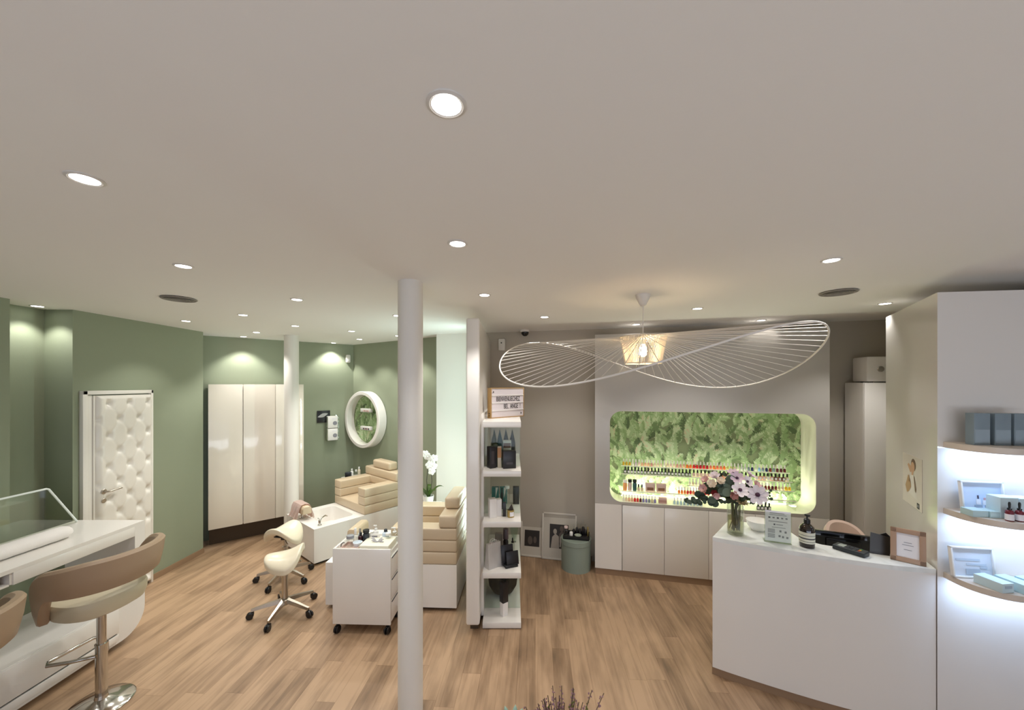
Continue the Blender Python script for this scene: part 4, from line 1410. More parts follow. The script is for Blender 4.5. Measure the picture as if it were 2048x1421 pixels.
milk = mat('milky_bright_edge', '#f3f4e2', 0.25, spec=0.4)
ROWZ = {'top': (1.175, 0.245), 'second': (1.095, 0.185), 'third': (1.012, 0.135), 'fourth': (0.925, 0.095), 'lowest': (0.822, 0.045)}
for nm, (xa, xb, y0_, y1_) in {'top': (0.29, 1.985, 0.215, 0.285), 'second': (0.29, 1.985, 0.155, 0.214), 'third': (0.97, 1.985, 0.112, 0.16), 'fourth': (0.29, 1.985, 0.065, 0.125)}.items():
    z = ROWZ[nm][0]
    b = nb(); box(b, ((xa + xb) / 2, (y0_ + y1_) / 2, z - 0.002), (xb - xa, y1_ - y0_, 0.004)); sh = obj('riser_shelf', b, acryl, t)
    b = nb(); box(b, ((xa + xb) / 2, y0_ - 0.0015, z - 0.001), (xb - xa, 0.003, 0.010)); obj('shelf_lip', b, milk, sh)  # milky lip, with the acrylic's bright edge put into its colour
for xx in (0.292, 0.98, 1.983):
    b = nb(); box(b, (xx, 0.18, 0.995), (0.004, 0.20, 0.352)); obj('riser_end', b, acryl, t)
b = nb(); box(b, (1.14, 0.285, 0.832), (1.68, 0.012, 0.012)); obj('led_strip', b, mat('led_warm_green', '#ffffff', 0.4, emit=(1, 1, 0.76), estr=1.6), t)
area('niche_glow', (1.14, 0.20, 0.836), (1.72, 0.08), 14.0, (1.0, 0.99, 0.80), rot=(R(180 - 6), 0, 0), parent=t)

# --- polish bottles: shared meshes, one object each
def mk(fn):
    b = nb(); fn(b)
    o = obj('m', b, white_paint); me = o.data; D.objects.remove(o); return me
me_body = mk(lambda b: lathe(b, [(0, 0), (0.0118, 0), (0.0132, 0.003), (0.0128, 0.028), (0.008, 0.037), (0.0055, 0.040), (0, 0.040)], 12))
me_cap = mk(lambda b: lathe(b, [(0, 0.040), (0.0072, 0.040), (0.0062, 0.071), (0.005, 0.073), (0, 0.073)], 10))
me_sq = mk(lambda b: (box(b, (0, 0, 0.020), (0.029, 0.022, 0.040), bev=0.003), lathe(b, [(0, 0.040), (0.006, 0.040), (0.006, 0.045), (0, 0.045)], 10)))
me_lab = mk(lambda b: box(b, (0, -0.0118, 0.021), (0.020, 0.0015, 0.024)))
me_bcap = mk(lambda b: lathe(b, [(0, 0.044), (0.0078, 0.044), (0.0082, 0.060), (0.0074, 0.075), (0, 0.076)], 10))
def child(name, me, parent, m):
    o = D.objects.new(name, me); C.objects.link(o); o.parent = parent
    o.material_slots[0].link = 'OBJECT'; o.material_slots[0].material = m
    return o
cw = mat('polish_cap_white', '#f3f1ea', 0.3)
cb = mat('polish_cap_black', '#131215', 0.3)
COL = {'mustard': '#c7a12a', 'clear': '#e9e6d2', 'lilac': '#c9b7c4', 'peach': '#e9b391', 'nude': '#e6cdb4', 'pale pink': '#ecc9c0', 'rose': '#d79a8c', 'orange': '#ee7a35', 'red': '#d8232d',
       'crimson': '#b0122a', 'coral': '#ea7a5c', 'yellow green': '#cfcf7c', 'pale grey': '#cfd2cb', 'sand': '#d3c2a0', 'navy': '#232b5c', 'sky blue': '#8fb6dc', 'slate': '#7d8894', 'brick': '#7d2b26',
       'maroon': '#571722', 'plum': '#4a2340', 'yellow': '#f0c030', 'brown': '#8a4a2c', 'pale blue': '#bfd9e2', 'violet': '#8d86bd', 'black': '#19171a'}
def pm(c):
    return mat('polish_' + c.replace(' ', '_'), COL[c], 0.12, coat=0.3)
def polish(tt, row, color, idx, style='white', extra=''):
    z, d = ROWZ[row]
    where = {'top': 'on the top riser', 'second': 'on the second riser', 'third': 'on the third riser', 'fourth': 'on the fourth riser', 'lowest': 'on the niche floor'}[row]
    capw = 'white' if style == 'white' else 'black'
    lab = '%s nail polish with %s cap, %s from left %s%s' % (color, capw, ordw(idx), where, extra)
    o = thing('nail_polish', lab, 'nail polish', dp(tt, d, z + 0.0002), AW + random.uniform(-0.15, 0.15), 'nail polishes ' + where)
    if style == 'white':
        child('bottle', me_body, o, pm(color)); child('cap', me_cap, o, cw)
    else:
        child('bottle', me_sq, o, pm(color)); child('cap', me_bcap, o, cb); child('label_panel', me_lab, o, paper if style == 'black' else pinkp)
seq = ['mustard'] * 3 + ['clear', 'lilac', 'pale pink', 'peach', 'peach', 'peach', 'rose', 'nude', 'nude', 'nude', 'clear', 'nude', 'pale pink', 'nude', 'rose', 'rose', 'peach', 'orange', 'orange', 'red', 'red', 'crimson', 'red', 'crimson',
       'coral', 'orange', 'coral', 'coral', 'orange', 'yellow green', 'yellow green', 'sand', 'clear', 'pale grey', 'pale grey', 'slate', 'navy', 'clear', 'sky blue', 'slate', 'navy', 'brick', 'slate', 'maroon', 'maroon', 'maroon']
for i, c in enumerate(seq):
    polish(0.317 + (1.95 - 0.317) * i / (len(seq) - 1), 'top', c, i)
i = 0
for k in range(20):
    polish(0.332 + k * 0.0357, 'second', 'black', i, 'black'); i += 1
for k, c in enumerate(['pale pink'] * 5 + ['coral', 'coral', 'red', 'coral', 'pale pink']):
    polish(1.052 + k * 0.0375, 'second', c, i, 'pink'); i += 1
for k, c in enumerate(['nude', 'clear', 'sand', 'nude', 'clear']):
    polish(1.45 + k * 0.0375, 'second', c, i, 'black'); i += 1
for k, c in enumerate(['pale pink', 'rose', 'rose', 'clear', 'rose', 'maroon', 'brick', 'maroon', 'sand']):
    polish(1.663 + k * 0.0357, 'second', c, i, 'black'); i += 1
i = 0
for k, c in enumerate(['clear', 'nude', 'clear', 'clear', 'nude', 'pale pink', 'clear', 'clear', 'nude', 'clear']):
    polish(1.0 + k * 0.033, 'third', c, i); i += 1
for k, c in enumerate(['nude', 'sand', 'rose', 'brown', 'brick', 'brick', 'maroon', 'brick', 'sand', 'nude', 'yellow', 'yellow']):
    polish(1.606 + k * 0.0312, 'third', c, i); i += 1
i = 0
for k, c in enumerate(['orange', 'orange', 'orange', 'red', 'red', 'coral', 'red', 'red', 'crimson', 'crimson', 'red']):
    polish(0.885 + k * 0.029, 'fourth', c, i); i += 1
i = 0
for k, c in enumerate(['clear', 'nude', 'peach', 'peach', 'red', 'red', 'maroon', 'violet', 'violet', 'slate', 'sand', 'violet']):
    polish(0.306 + k * 0.0298, 'lowest', c, i); i += 1
for k, c in enumerate(['pale blue'] * 9):
    polish(0.83 + k * 0.033, 'lowest', c, i); i += 1
for k in range(4):
    polish(1.63 + k * 0.033, 'lowest', 'black', i, 'black'); i += 1
z = ROWZ['fourth'][0] + 0.0003
bottle('care_bottle', 'orange care bottle with white cap at far left of fourth riser', 'bottle', dp(0.325, 0.095, z), 0.022, 0.115, mat('orange_bottle', '#eda46a', 0.3), cw, None, 'wide', sh=0.74)
bottle('care_bottle', 'pale pink care bottle with black cap on the fourth riser', 'bottle', dp(0.377, 0.095, z), 0.022, 0.125, mat('pale_pink_bottle', '#dcc6c0', 0.3), cb, None, 'wide', sh=0.74)
bottle('care_bottle', 'dark teal care bottle with black cap on the fourth riser', 'bottle', dp(0.428, 0.095, z), 0.022, 0.125, mat('teal_bottle', '#2f5b5c', 0.25), cb, None, 'wide', sh=0.74)
for k, nm in enumerate(('left', 'right')):
    o = thing('nail_polish', 'sand nail polish with black cap, %s one of two beside the teal bottle' % nm, 'nail polish', dp(0.468 + k * 0.036, 0.095, z), AW, 'black capped pair beside the teal bottle')
    child('bottle', me_sq, o, pm('sand')); child('cap', me_bcap, o, cb); child('label_panel', me_lab, o, pinkp)
browns = mat('brown_window', '#8a6044', 0.4)
for k, (tt, nm) in enumerate(((0.590, 'left'), (0.703, 'right'))):
    carton('nail_kit_carton', 'blush carton with brown window, %s of two on the fourth riser' % nm, 'box', dp(tt, 0.098, z), (0.098, 0.045, 0.095), AW, pinkp, browns, 'blush nail kit cartons', (0.68, 0.32, -0.12))
carton('nail_kit_carton', 'low blush carton standing on the niche floor beside polishes', 'box', dp(0.71, 0.05, 0.8225), (0.083, 0.05, 0.062), AW, pinkp, mat('dusty_rose', '#b98f86', 0.5), None, (0.95, 0.45, -0.1))

# ================================================================ things by the grey wall
def frame_pic(name, label, loc, rz, w_, h_, lean, fm, matm, pic_fn, bw_=0.02, mw=0.07, cat='picture frame'):
    t = thing(name, label, cat, loc, rz)
    root = D.objects.new('frame_parts', None)
    D.objects.remove(root)
    Mx = Matrix.Rotation(-lean, 4, 'X')
    b = nb()
    for x, z, sx, sz in ((-w_ / 2 + bw_ / 2, h_ / 2, bw_, h_), (w_ / 2 - bw_ / 2, h_ / 2, bw_, h_), (0, bw_ / 2, w_, bw_), (0, h_ - bw_ / 2, w_, bw_)):
        box(b, (x, 0.0, z), (sx, 0.02, sz), bev=0.002)
    bmesh.ops.transform(b, matrix=Mx, verts=b.verts); obj('frame', b, fm, t)
    b = nb(); box(b, (0, 0.003, h_ / 2), (w_ - 2 * bw_, 0.006, h_ - 2 * bw_)); bmesh.ops.transform(b, matrix=Mx, verts=b.verts); obj('mount_card', b, matm, t)
    if pic_fn:
        b = nb(); ms = pic_fn(b, w_, h_); bmesh.ops.transform(b, matrix=Mx @ Matrix.Translation((0, -0.0006, 0)), verts=b.verts); obj('picture', b, ms, t, smooth=False)
    return t
ph_d = mat('photo_dark', '#2b2521', 0.5); ph_m = mat('photo_mid', '#5b5048', 0.5); ph_l = mat('photo_light', '#a39a8e', 0.5)
def figure_pic(xa, xb, za, zb, figs):
    def fn(b, w_, h_):
        quad(b, [(xa, 0, za), (xb, 0, za), (xb, 0, zb), (xa, 0, zb)], 0)
        for i, (pts, mi) in enumerate(figs):
            f = b.faces.new([b.verts.new((x, -0.0002 * (i + 1), z)) for x, z in pts]); f.material_index = mi
        bmesh.ops.triangulate(b, faces=[f for f in b.faces if len(f.verts) > 4])
        bmesh.ops.recalc_face_normals(b, faces=b.faces)
        for f in b.faces:
            if f.normal.y > 0: f.normal_flip()
        return [ph_d, ph_m, ph_l]
    return fn
def ell(cx, cz, rx, rz, n=12):
    return [(cx + rx * math.cos(2 * PI * k / n), cz + rz * math.sin(2 * PI * k / n)) for k in range(n)]
offw = mat('off_white_frame', '#cfc8bb', 0.45); offm = mat('cream_mount', '#c6bfb1', 0.6)
frame_pic('picture_frame', 'smaller pale framed photo on the floor, behind the shelf partition', (0.245, 4.66, 0.002), AW, 0.30, 0.44, R(9), offw, offm,
          figure_pic(-0.10, 0.085, 0.12, 0.31, [(ell(-0.03, 0.19, 0.03, 0.05), 1), (ell(0.03, 0.2, 0.02, 0.04), 1)]))
frame_pic('picture_frame', 'larger pale framed photo of two people, on floor beside green box', (0.56, 4.573, 0.002), AW, 0.42, 0.545, R(8), offw, offm,
          figure_pic(-0.115, 0.11, 0.13, 0.41, [([(-0.10, 0.13), (0.0, 0.13), (-0.005, 0.27), (-0.045, 0.30), (-0.085, 0.26)], 2), (ell(-0.05, 0.325, 0.022, 0.032), 2), (ell(0.03, 0.36, 0.024, 0.034), 1), ([(0.0, 0.2), (0.08, 0.2), (0.085, 0.3), (0.03, 0.335), (0.0, 0.3)], 1), ([(0.005, 0.15), (0.02, 0.15), (0.03, 0.25), (0.01, 0.28)], 2)]))
sg = mat('sage_box', '#8a968a', 0.55)
BX, BY = 0.735, 4.395
t = thing('hat_box', 'round sage green box with lid on the floor beside the display', 'box', (BX, BY, 0))
b = nb(); cyl(b, (0, 0, 0.15), 0.166, 0.30, 48); obj('box_body', b, sg, t)
b = nb(); cyl(b, (0, 0, 0.318), 0.172, 0.06, 48, bev=0.004); obj('lid', b, sg, t)
t = thing('cosmetics_tray', 'black tray of cosmetics on top of the round green box', 'tray', (BX + 0.005, BY, 0.348), AW)
b = nb(); box(b, (0, 0, 0.008), (0.29, 0.18, 0.016), bev=0.003)
for s in (-1, 1):
    box(b, (s * 0.142, 0, 0.022), (0.006, 0.18, 0.036)); box(b, (0, s * 0.087, 0.022), (0.29, 0.006, 0.036))
obj('tray_body', b, black, t)
def tp(x, y, z=0.3642):
    return (BX + 0.005 + cW * x - sW * y, BY + sW * x + cW * y, z)
gt = 'cosmetics in the black tray'
bottle('brush_pot', 'clear tumbler at the left of the black tray', 'pot', tp(-0.115, -0.04), 0.022, 0.115, clear, mat('pale_pink_bottle', '#dcc6c0', 0.3), gt, 'wide', sh=0.8)
bottle('lotion_bottle', 'small white bottle at the front of the black tray', 'bottle', tp(-0.055, -0.055), 0.02, 0.12, satin, clear, gt, 'dropper', sh=0.55)
for k, (x, y, hh) in enumerate(((-0.03, 0.01, 0.125), (0.005, 0.02, 0.155), (0.04, 0.01, 0.145), (0.075, 0.02, 0.18), (0.10, 0.015, 0.13))):
    bottle('dropper_bottle', 'dark dropper bottle with clear top, %s from left in the black tray' % ordw(k), 'bottle', tp(x, y), 0.016, hh, cblack, clear, gt, 'round', sh=0.58)
t = thing('soap_dish', 'small pale green dish at the front of the black tray', 'dish', tp(0.02, -0.05))
b = nb(); lathe(b, [(0, 0.0), (0.028, 0.0), (0.04, 0.03), (0.037, 0.032), (0.026, 0.006), (0, 0.006)], 24); obj('dish_body', b, mat('celadon', '#aeb5a3', 0.35), t)
bottle('lipstick', 'slim gold lipstick tube at the right of the black tray', 'lipstick', tp(0.128, 0.03), 0.009, 0.10, gold, gold, gt, 'wide', sh=0.6)
carton('compact_case', 'flat black compact case at the right of the black tray', 'compact', tp(0.095, -0.05), (0.07, 0.05, 0.02), AW, cblack, None)

# ================================================================ reception counter
F = [(1.449, 2.764), (1.55, 2.700), (1.72, 2.603), (1.90, 2.507), (2.08, 2.420), (2.26, 2.347), (2.40, 2.306), (2.528, 2.280)]
def smooth_curve(pts, n=5):
    out = []
    P = [pts[0]] + pts + [pts[-1]]
    for i in range(1, len(P) - 2):
        p0, p1, p2, p3 = [Vector(q) for q in P[i - 1:i + 3]]
        for k in range(n):
            s = k / n
            out.append(0.5 * ((2 * p1) + (-p0 + p2) * s + (2 * p0 - 5 * p1 + 4 * p2 - p3) * s * s + (-p0 + 3 * p1 - 3 * p2 + p3) * s ** 3))
    out.append(Vector(pts[-1]))
    return [(v.x, v.y) for v in out]
FC = smooth_curve(F)
t = thing('reception_counter', 'white reception counter with bowed front and marble top at right', 'reception desk', (0, 0, 0))
back = [(2.60, 2.425), (2.36, 2.512), (2.13, 2.628), (2.055, 2.72), (2.09, 2.92), (1.773, 3.12)]
b = nb(); prism(b, FC + back, 0.06, 0.972); obj('body', b, lacq, t, smooth=True)
b = nb(); prism(b, FC + back, 0.972, 1.0, bev=0.002); obj('countertop', b, marb, t)
FP = [(x + 0.004, y + 0.014) for x, y in FC]
b = nb(); prism(b, FP + [(2.58, 2.41), (2.1, 2.6), (2.07, 2.9), (1.775, 3.09)], 0.0, 0.06); obj('plinth', b, wood, t)
b = nb(); prism(b, [(2.11, 2.92), (2.09, 2.73), (2.15, 2.64), (2.37, 2.53), (2.615, 2.44), (2.72, 2.64), (2.55, 2.95)], 0.72, 0.75); obj('desk_surface', b, lacq, t)
b = nb(); box(b, (2.55, 2.75, 0.36), (0.05, 0.30, 0.72), (0, 0, R(-30))); obj('desk_support', b, lacq, t)

# vase with water
VX, VY = 1.650, 2.825
t = thing('vase', 'clear glass cylinder vase of flowers on the counter end', 'vase', (VX, VY, 1.0))
b = nb(); lathe(b, [(0, 0), (0.054, 0), (0.056, 0.004), (0.056, 0.245), (0.0525, 0.245), (0.0525, 0.014), (0, 0.012)], 40); obj('glass', b, clear, t)
b = nb(); lathe(b, [(0, 0.0135), (0.0515, 0.0145), (0.0515, 0.125), (0, 0.125)], 40); obj('water', b, glass('vase_water', (0.80, 0.78, 0.60), 0.08), t)

stem_m = mat('flower_stem', '#3c4a26', 0.6)
leaf_d = mat('dark_leaf', '#2c3a20', 0.5); leaf_e = mat('eucalyptus_leaf', '#5f7160', 0.6); leaf_e2 = mat('eucalyptus_dark', '#39493a', 0.6)
def px2w(u, v, Z):
    return Vector(((u - 1024) / 765 * Z, Z, 2.1 - (v - 770) / 765 * Z))
def petal(b, c, ax, up, r, wd, cup, mi=0):
    """rounded cupped petal from centre c along ax"""
    side = ax.cross(up).normalized()
    rows = []
    for s, ww in ((0.08, 0.35), (0.35, 0.8), (0.65, 1.0), (0.88, 0.82), (1.0, 0.45)):
        base = c + ax * r * s + up * r * cup * s * s
        rows.append([b.verts.new(base + side * wd * ww * q + up * r * 0.10 * abs(q) * ww) for q in (-1, -0.5, 0, 0.5, 1)])
    for A_, B_ in zip(rows, rows[1:]):
        for i in range(4):
            f = b.faces.new((A_[i], A_[i + 1], B_[i + 1], B_[i])); f.material_index = mi
def flower(name, label, head, nrm, r, petal_m, centre_m, n=7, cup=0.25, layers=1, cat='flower', root=None):
    head = Vector(head); nrm = Vector(nrm).normalized()
    k_ = random.uniform(0, 6)
    foot = root or Vector((VX + random.uniform(-0.03, 0.03), VY + random.uniform(-0.03, 0.03), 1.03))
    t = thing(name, label, cat, foot, 0, 'flowers in the glass vase')
    h = head - foot
    b = nb()
    e1 = nrm.orthogonal().normalized(); e2 = nrm.cross(e1)
    for L_ in range(layers):
        sc = 1 - 0.28 * L_
        for p in range(n):
            a = 2 * PI * p / n + k_ + L_ * 0.45
            petal(b, h + nrm * 0.004 * L_, (e1 * math.cos(a) + e2 * math.sin(a)).normalized(), nrm, r * sc, r * sc * 1.9 / n * 1.25, cup + 0.45 * L_)
    obj('petals', b, petal_m, t)
    b = nb(); ball(b, h + nrm * r * 0.10, r * (0.23 if layers == 1 else 0.17), 2); obj('centre', b, centre_m, t)
    b = nb()
    neck = Vector((VX, VY, 1.235)) - foot + Vector(((h.x) * 0.15, (h.y) * 0.15, 0))
    off = Vector((h.x, h.y, 0)); off = off.normalized() * 0.035 if off.length > 0.02 else off
    neck = Vector((VX, VY, 1.24)) - foot + off * 0.9
    pts = [Vector((0, 0, 0)), neck * 0.55, neck, neck.lerp(h, 0.5) + Vector((0, 0, 0.012)), h - nrm * 0.006]
    tube(b, pts, 0.0032, 6); obj('stem', b, stem_m, t)
    return t
pet_w = mat('petal_white', '#e9dfe2', 0.6); pet_l = mat('petal_lilac', '#d3bdcb', 0.6); pet_p = mat('petal_pink', '#dcb6b2', 0.6); pet_c = mat('petal_cream', '#efe3d0', 0.6)
pet_s = mat('petal_salmon', '#c79388', 0.6); pet_r = mat('petal_red', '#7e2326', 0.6); pet_y = mat('petal_straw', '#d8c79a', 0.6)
eye = mat('anemone_eye', '#43203a', 0.6); eye_g = mat('flower_eye_green', '#a9a05c', 0.6)
FL = [('anemone', 'large white anemone with purple eye at right, facing the room', 1515, 990, 2.62, (-0.4, -1, 0.2), 0.066, pet_w, eye, 8, 0.12, 1),
      ('anemone', 'white anemone with purple eye, tilted up in the bouquet centre', 1480, 981, 2.66, (-0.15, -0.8, 0.65), 0.056, pet_w, eye, 7, 0.2, 1),
      ('anemone', 'lilac anemone with dark eye at the top of the bouquet', 1474, 957, 2.72, (-0.3, -0.6, 0.5), 0.045, pet_l, eye, 7, 0.35, 1),
      ('anemone', 'lilac anemone seen from the side at the very top', 1466, 948, 2.80, (-0.2, -0.2, 1), 0.042, pet_l, eye, 7, 0.5, 1),
      ('anemone', 'pale anemone with dark eye right of the topmost flowers', 1494, 964, 2.70, (0.4, -0.7, 0.5), 0.042, pet_w, eye, 7, 0.3, 1),
      ('anemone', 'pale lilac anemone at the upper right of the bouquet', 1500, 952, 2.84, (0.5, -0.3, 0.8), 0.040, pet_l, eye, 7, 0.4, 1),
      ('ranunculus', 'cream ranunculus at the left of the bouquet', 1424, 968, 2.72, (-0.5, -0.8, 0.4), 0.032, pet_c, eye_g, 6, 0.5, 3),
      ('ranunculus', 'pale pink ranunculus at upper left of the bouquet', 1430, 954, 2.80, (-0.4, -0.4, 0.9), 0.036, pet_w, eye_g, 6, 0.5, 3),
      ('ranunculus', 'cream white ranunculus left of the grey green leaves', 1441, 963, 2.76, (-0.2, -0.8, 0.6), 0.030, pet_c, eye_g, 6, 0.5, 3),
      ('wax_flower', 'dusty pink flower at the far left edge of the bouquet', 1407, 978, 2.78, (-0.8, -0.6, 0.3), 0.033, pet_p, pet_s, 6, 0.45, 2),
      ('wax_flower', 'dusty pink flower at the upper left edge of the bouquet', 1411, 961, 2.84, (-0.7, -0.4, 0.7), 0.030, pet_p, pet_s, 6, 0.45, 2),
      ('wax_flower', 'salmon rose bud below the tilted white anemone', 1467, 991, 2.66, (-0.2, -1, 0.1), 0.030, pet_s, pet_s, 6, 0.7, 3),
      ('wax_flower', 'pink flower above the large white anemone', 1512, 972, 2.74, (0.4, -0.6, 0.6), 0.034, pet_p, pet_s, 6, 0.45, 2),
      ('wax_flower', 'dark red flower low in the left of the bouquet', 1428, 987, 2.70, (-0.3, -1, 0.2), 0.024, pet_r, pet_r, 6, 0.5, 2),
      ('wax_flower', 'pale pink flower drooping under the dark red one', 1432, 992, 2.68, (-0.2, -0.9, -0.2), 0.026, pet_p, pet_s, 6, 0.4, 2),
      ('yarrow', 'flat straw yellow flower just above the vase rim', 1484, 1006, 2.70, (0.0, -0.35, 1), 0.042, pet_y, pet_y, 9, 0.12, 2)]
for nm, lab, u, v, Z, nr, r, pm_, cm, n_, cup, ly in FL:
    flower(nm, lab, px2w(u, v, Z), nr, r, pm_, cm, n_, cup, ly)
def round_leaf(b, c, nrm, r, stretch=1.0, mi=0):
    nrm = Vector(nrm).normalized(); e1 = nrm.orthogonal().normalized(); e2 = nrm.cross(e1)
    c = Vector(c)
    ctr = b.verts.new(c - nrm * r * 0.12)
    ring = [b.verts.new(c + e1 * math.cos(2 * PI * k / 10) * r * stretch + e2 * math.sin(2 * PI * k / 10) * r) for k in range(10)]
    for k in range(10):
        f = b.faces.new((ctr, ring[k], ring[(k + 1) % 10])); f.material_index = mi
def branch(name, label, pts, leaves, r, m, n_extra=0):
    foot = Vector((VX + random.uniform(-0.03, 0.03), VY + random.uniform(-0.03, 0.03), 1.03))
    t = thing(name, label, 'foliage branch', foot, 0, 'foliage in the glass vase')
    P = [Vector((0, 0, 0)), Vector((VX, VY, 1.23)) - foot] + [px2w(*p) - foot for p in pts]
    b = nb(); tube(b, P, 0.003, 6); obj('stem', b, stem_m, t)
    b = nb(); rnd = random.Random(len(label))
    for (u, v, Z, rr) in leaves:
        c = px2w(u, v, Z) - foot
        for q in range(3):
            round_leaf(b, c + Vector((rnd.uniform(-0.012, 0.012), rnd.uniform(-0.03, 0.03), rnd.uniform(-0.012, 0.012))), (rnd.uniform(-0.7, 0.7), -1, rnd.uniform(-0.6, 0.8)), rr * rnd.uniform(0.75, 1.1), rnd.uniform(0.8, 1.2))
    obj('leaves', b, m, t)
branch('eucalyptus_branch', 'long eucalyptus branch hanging out to the left of vase', [(1440, 1003, 2.72), (1410, 1000, 2.70), (1372, 1003, 2.70)],
       [(1373, 1003, 2.70, 0.022), (1385, 999, 2.70, 0.022), (1395, 1002, 2.70, 0.022), (1399, 991, 2.72, 0.026), (1408, 1000, 2.69, 0.022), (1418, 999, 2.70, 0.030), (1428, 1004, 2.68, 0.024), (1438, 1003, 2.7, 0.018), (1446, 1004, 2.72, 0.016)], 0.02, leaf_e2)
branch('eucalyptus_branch', 'grey green eucalyptus branch standing up in the bouquet centre', [(1462, 985, 2.76), (1456, 960, 2.76)],
       [(1456, 962, 2.75, 0.034), (1450, 972, 2.74, 0.032), (1452, 984, 2.72, 0.036), (1446, 981, 2.73, 0.030), (1460, 975, 2.75, 0.028)], 0.03, leaf_e)
branch('leafy_branch', 'dark green leafy branch at left behind the cream flowers', [(1445, 990, 2.78), (1420, 972, 2.80)],
       [(1417, 972, 2.8, 0.026), (1426, 978, 2.78, 0.028), (1436, 974, 2.8, 0.028), (1415, 984, 2.8, 0.02), (1440, 990, 2.76, 0.026), (1447, 952, 2.84, 0.02), (1432, 983, 2.75, 0.02)], 0.02, leaf_d)
branch('leafy_branch', 'dark green leafy branch filling the bouquet above the vase', [(1470, 1000, 2.78), (1478, 990, 2.76)],
       [(1470, 998, 2.74, 0.026), (1482, 995, 2.72, 0.032), (1493, 993, 2.72, 0.028), (1500, 978, 2.75, 0.026), (1475, 1003, 2.74, 0.024), (1462, 1001, 2.74, 0.022), (1498, 1003, 2.7, 0.014), (1487, 1004, 2.74, 0.022)], 0.02, leaf_d)
branch('leafy_branch', 'thin dark sprig drooping at the right of the bouquet', [(1500, 990, 2.74), (1530, 980, 2.70), (1538, 1000, 2.68)],
       [(1533, 981, 2.70, 0.012), (1537, 990, 2.69, 0.013), (1540, 998, 2.68, 0.011), (1535, 1003, 2.68, 0.011), (1528, 985, 2.7, 0.012), (1502, 1004, 2.66, 0.013)], 0.01, leaf_d)

# white dish behind, notice in a holder, soap, terminal, card holder, frame
t = thing('white_dish', 'white ceramic dish with small handle between vase and notice', 'dish', (1.865, 2.90, 1.0))
b = nb(); lathe(b, [(0, 0), (0.045, 0), (0.068, 0.03), (0.08, 0.072), (0.076, 0.074), (0.06, 0.03), (0.036, 0.008), (0, 0.008)], 36); obj('dish_body', b, mat('ceramic_white', '#efeee9', 0.2), t)
b = nb(); tube(b, [(0.074, 0, 0.06), (0.11, -0.005, 0.055), (0.112, -0.005, 0.02), (0.062, 0, 0.018)], 0.0055, 8); obj('handle', b, MATS['ceramic_white'], t)
t = thing('notice_holder', 'upright white hygiene notice in a clear holder on the counter', 'sign', (1.845, 2.655, 1.0), R(-23))
b = nb(); box(b, (0, 0.03, 0.002), (0.16, 0.07, 0.004)); box(b, (0, 0.004, 0.105), (0.160, 0.002, 0.21)); box(b, (0, -0.0035, 0.105), (0.160, 0.0015, 0.21)); obj('holder', b, acryl, t)
b = nb(); box(b, (0, 0, 0.116), (0.150, 0.0012, 0.212)); obj('sheet', b, mat('notice_paper', '#f2f0f6', 0.6), t)
b = nb()
def bar(x, z, w_, h_, mi=0):
    box(b, (x, -0.001, z), (w_, 0.0008, h_), mi=mi)
bar(-0.005, 0.206, 0.085, 0.004); bar(0, 0.194, 0.10, 0.003)
for k in range(5):
    box(b, (-0.05 + k * 0.025, -0.001, 0.174), (0.012, 0.0008, 0.010), mi=1 if k in (0, 2) else 0)
bar(0, 0.148, 0.11, 0.004); bar(0.01, 0.128, 0.04, 0.004); box(b, (-0.02, -0.001, 0.128), (0.010, 0.0008, 0.010), mi=1)
bar(0.005, 0.108, 0.08, 0.003)
for k in range(5):
    bar(-0.038, 0.094 - k * 0.006, 0.042, 0.003); bar(-0.038, 0.060 - k * 0.006, 0.042, 0.003)
for x, z in ((0.015, 0.084), (0.045, 0.08), (0.01, 0.05), (0.03, 0.046), (0.055, 0.044)):
    box(b, (x, -0.001, z), (0.012, 0.0008, 0.014))
obj('print', b, [ink, mat('print_dark', '#55555f', 0.6)], t)

t = thing('soap_bottle', 'dark amber pump bottle with striped cream label on the counter', 'bottle', (2.005, 2.60, 1.0))
ambg = mat('amber_glass_dark', '#1c100a', 0.08, coat=0.4)
b = nb(); lathe(b, [(0, 0), (0.040, 0), (0.044, 0.008), (0.0445, 0.115), (0.040, 0.135), (0.024, 0.152), (0.016, 0.158), (0.016, 0.166), (0, 0.166)], 40); obj('body', b, ambg, t)
b = nb(); lathe(b, [(0, 0.160), (0.019, 0.160), (0.019, 0.182), (0.012, 0.190), (0.0055, 0.192), (0.0055, 0.212), (0, 0.212)], 24); box(b, (-0.004, -0.008, 0.214), (0.018, 0.03, 0.012), (0, 0, R(10)), bev=0.003); obj('pump', b, black, t)
b = nb()
for z0, z1, mi in ((0.032, 0.105, 0), (0.083, 0.086, 1), (0.060, 0.068, 1), (0.042, 0.045, 1)):
    o_ = 0.0449 if mi == 0 else 0.0452
    lathe(b, [(o_ - 0.0002, z0), (o_, z0), (o_, z1), (o_ - 0.0002, z1)], 40, mi=mi)
obj('label', b, [mat('cream_label', '#d9d8c6', 0.5), mat('label_stripe', '#33343a', 0.5)], t)

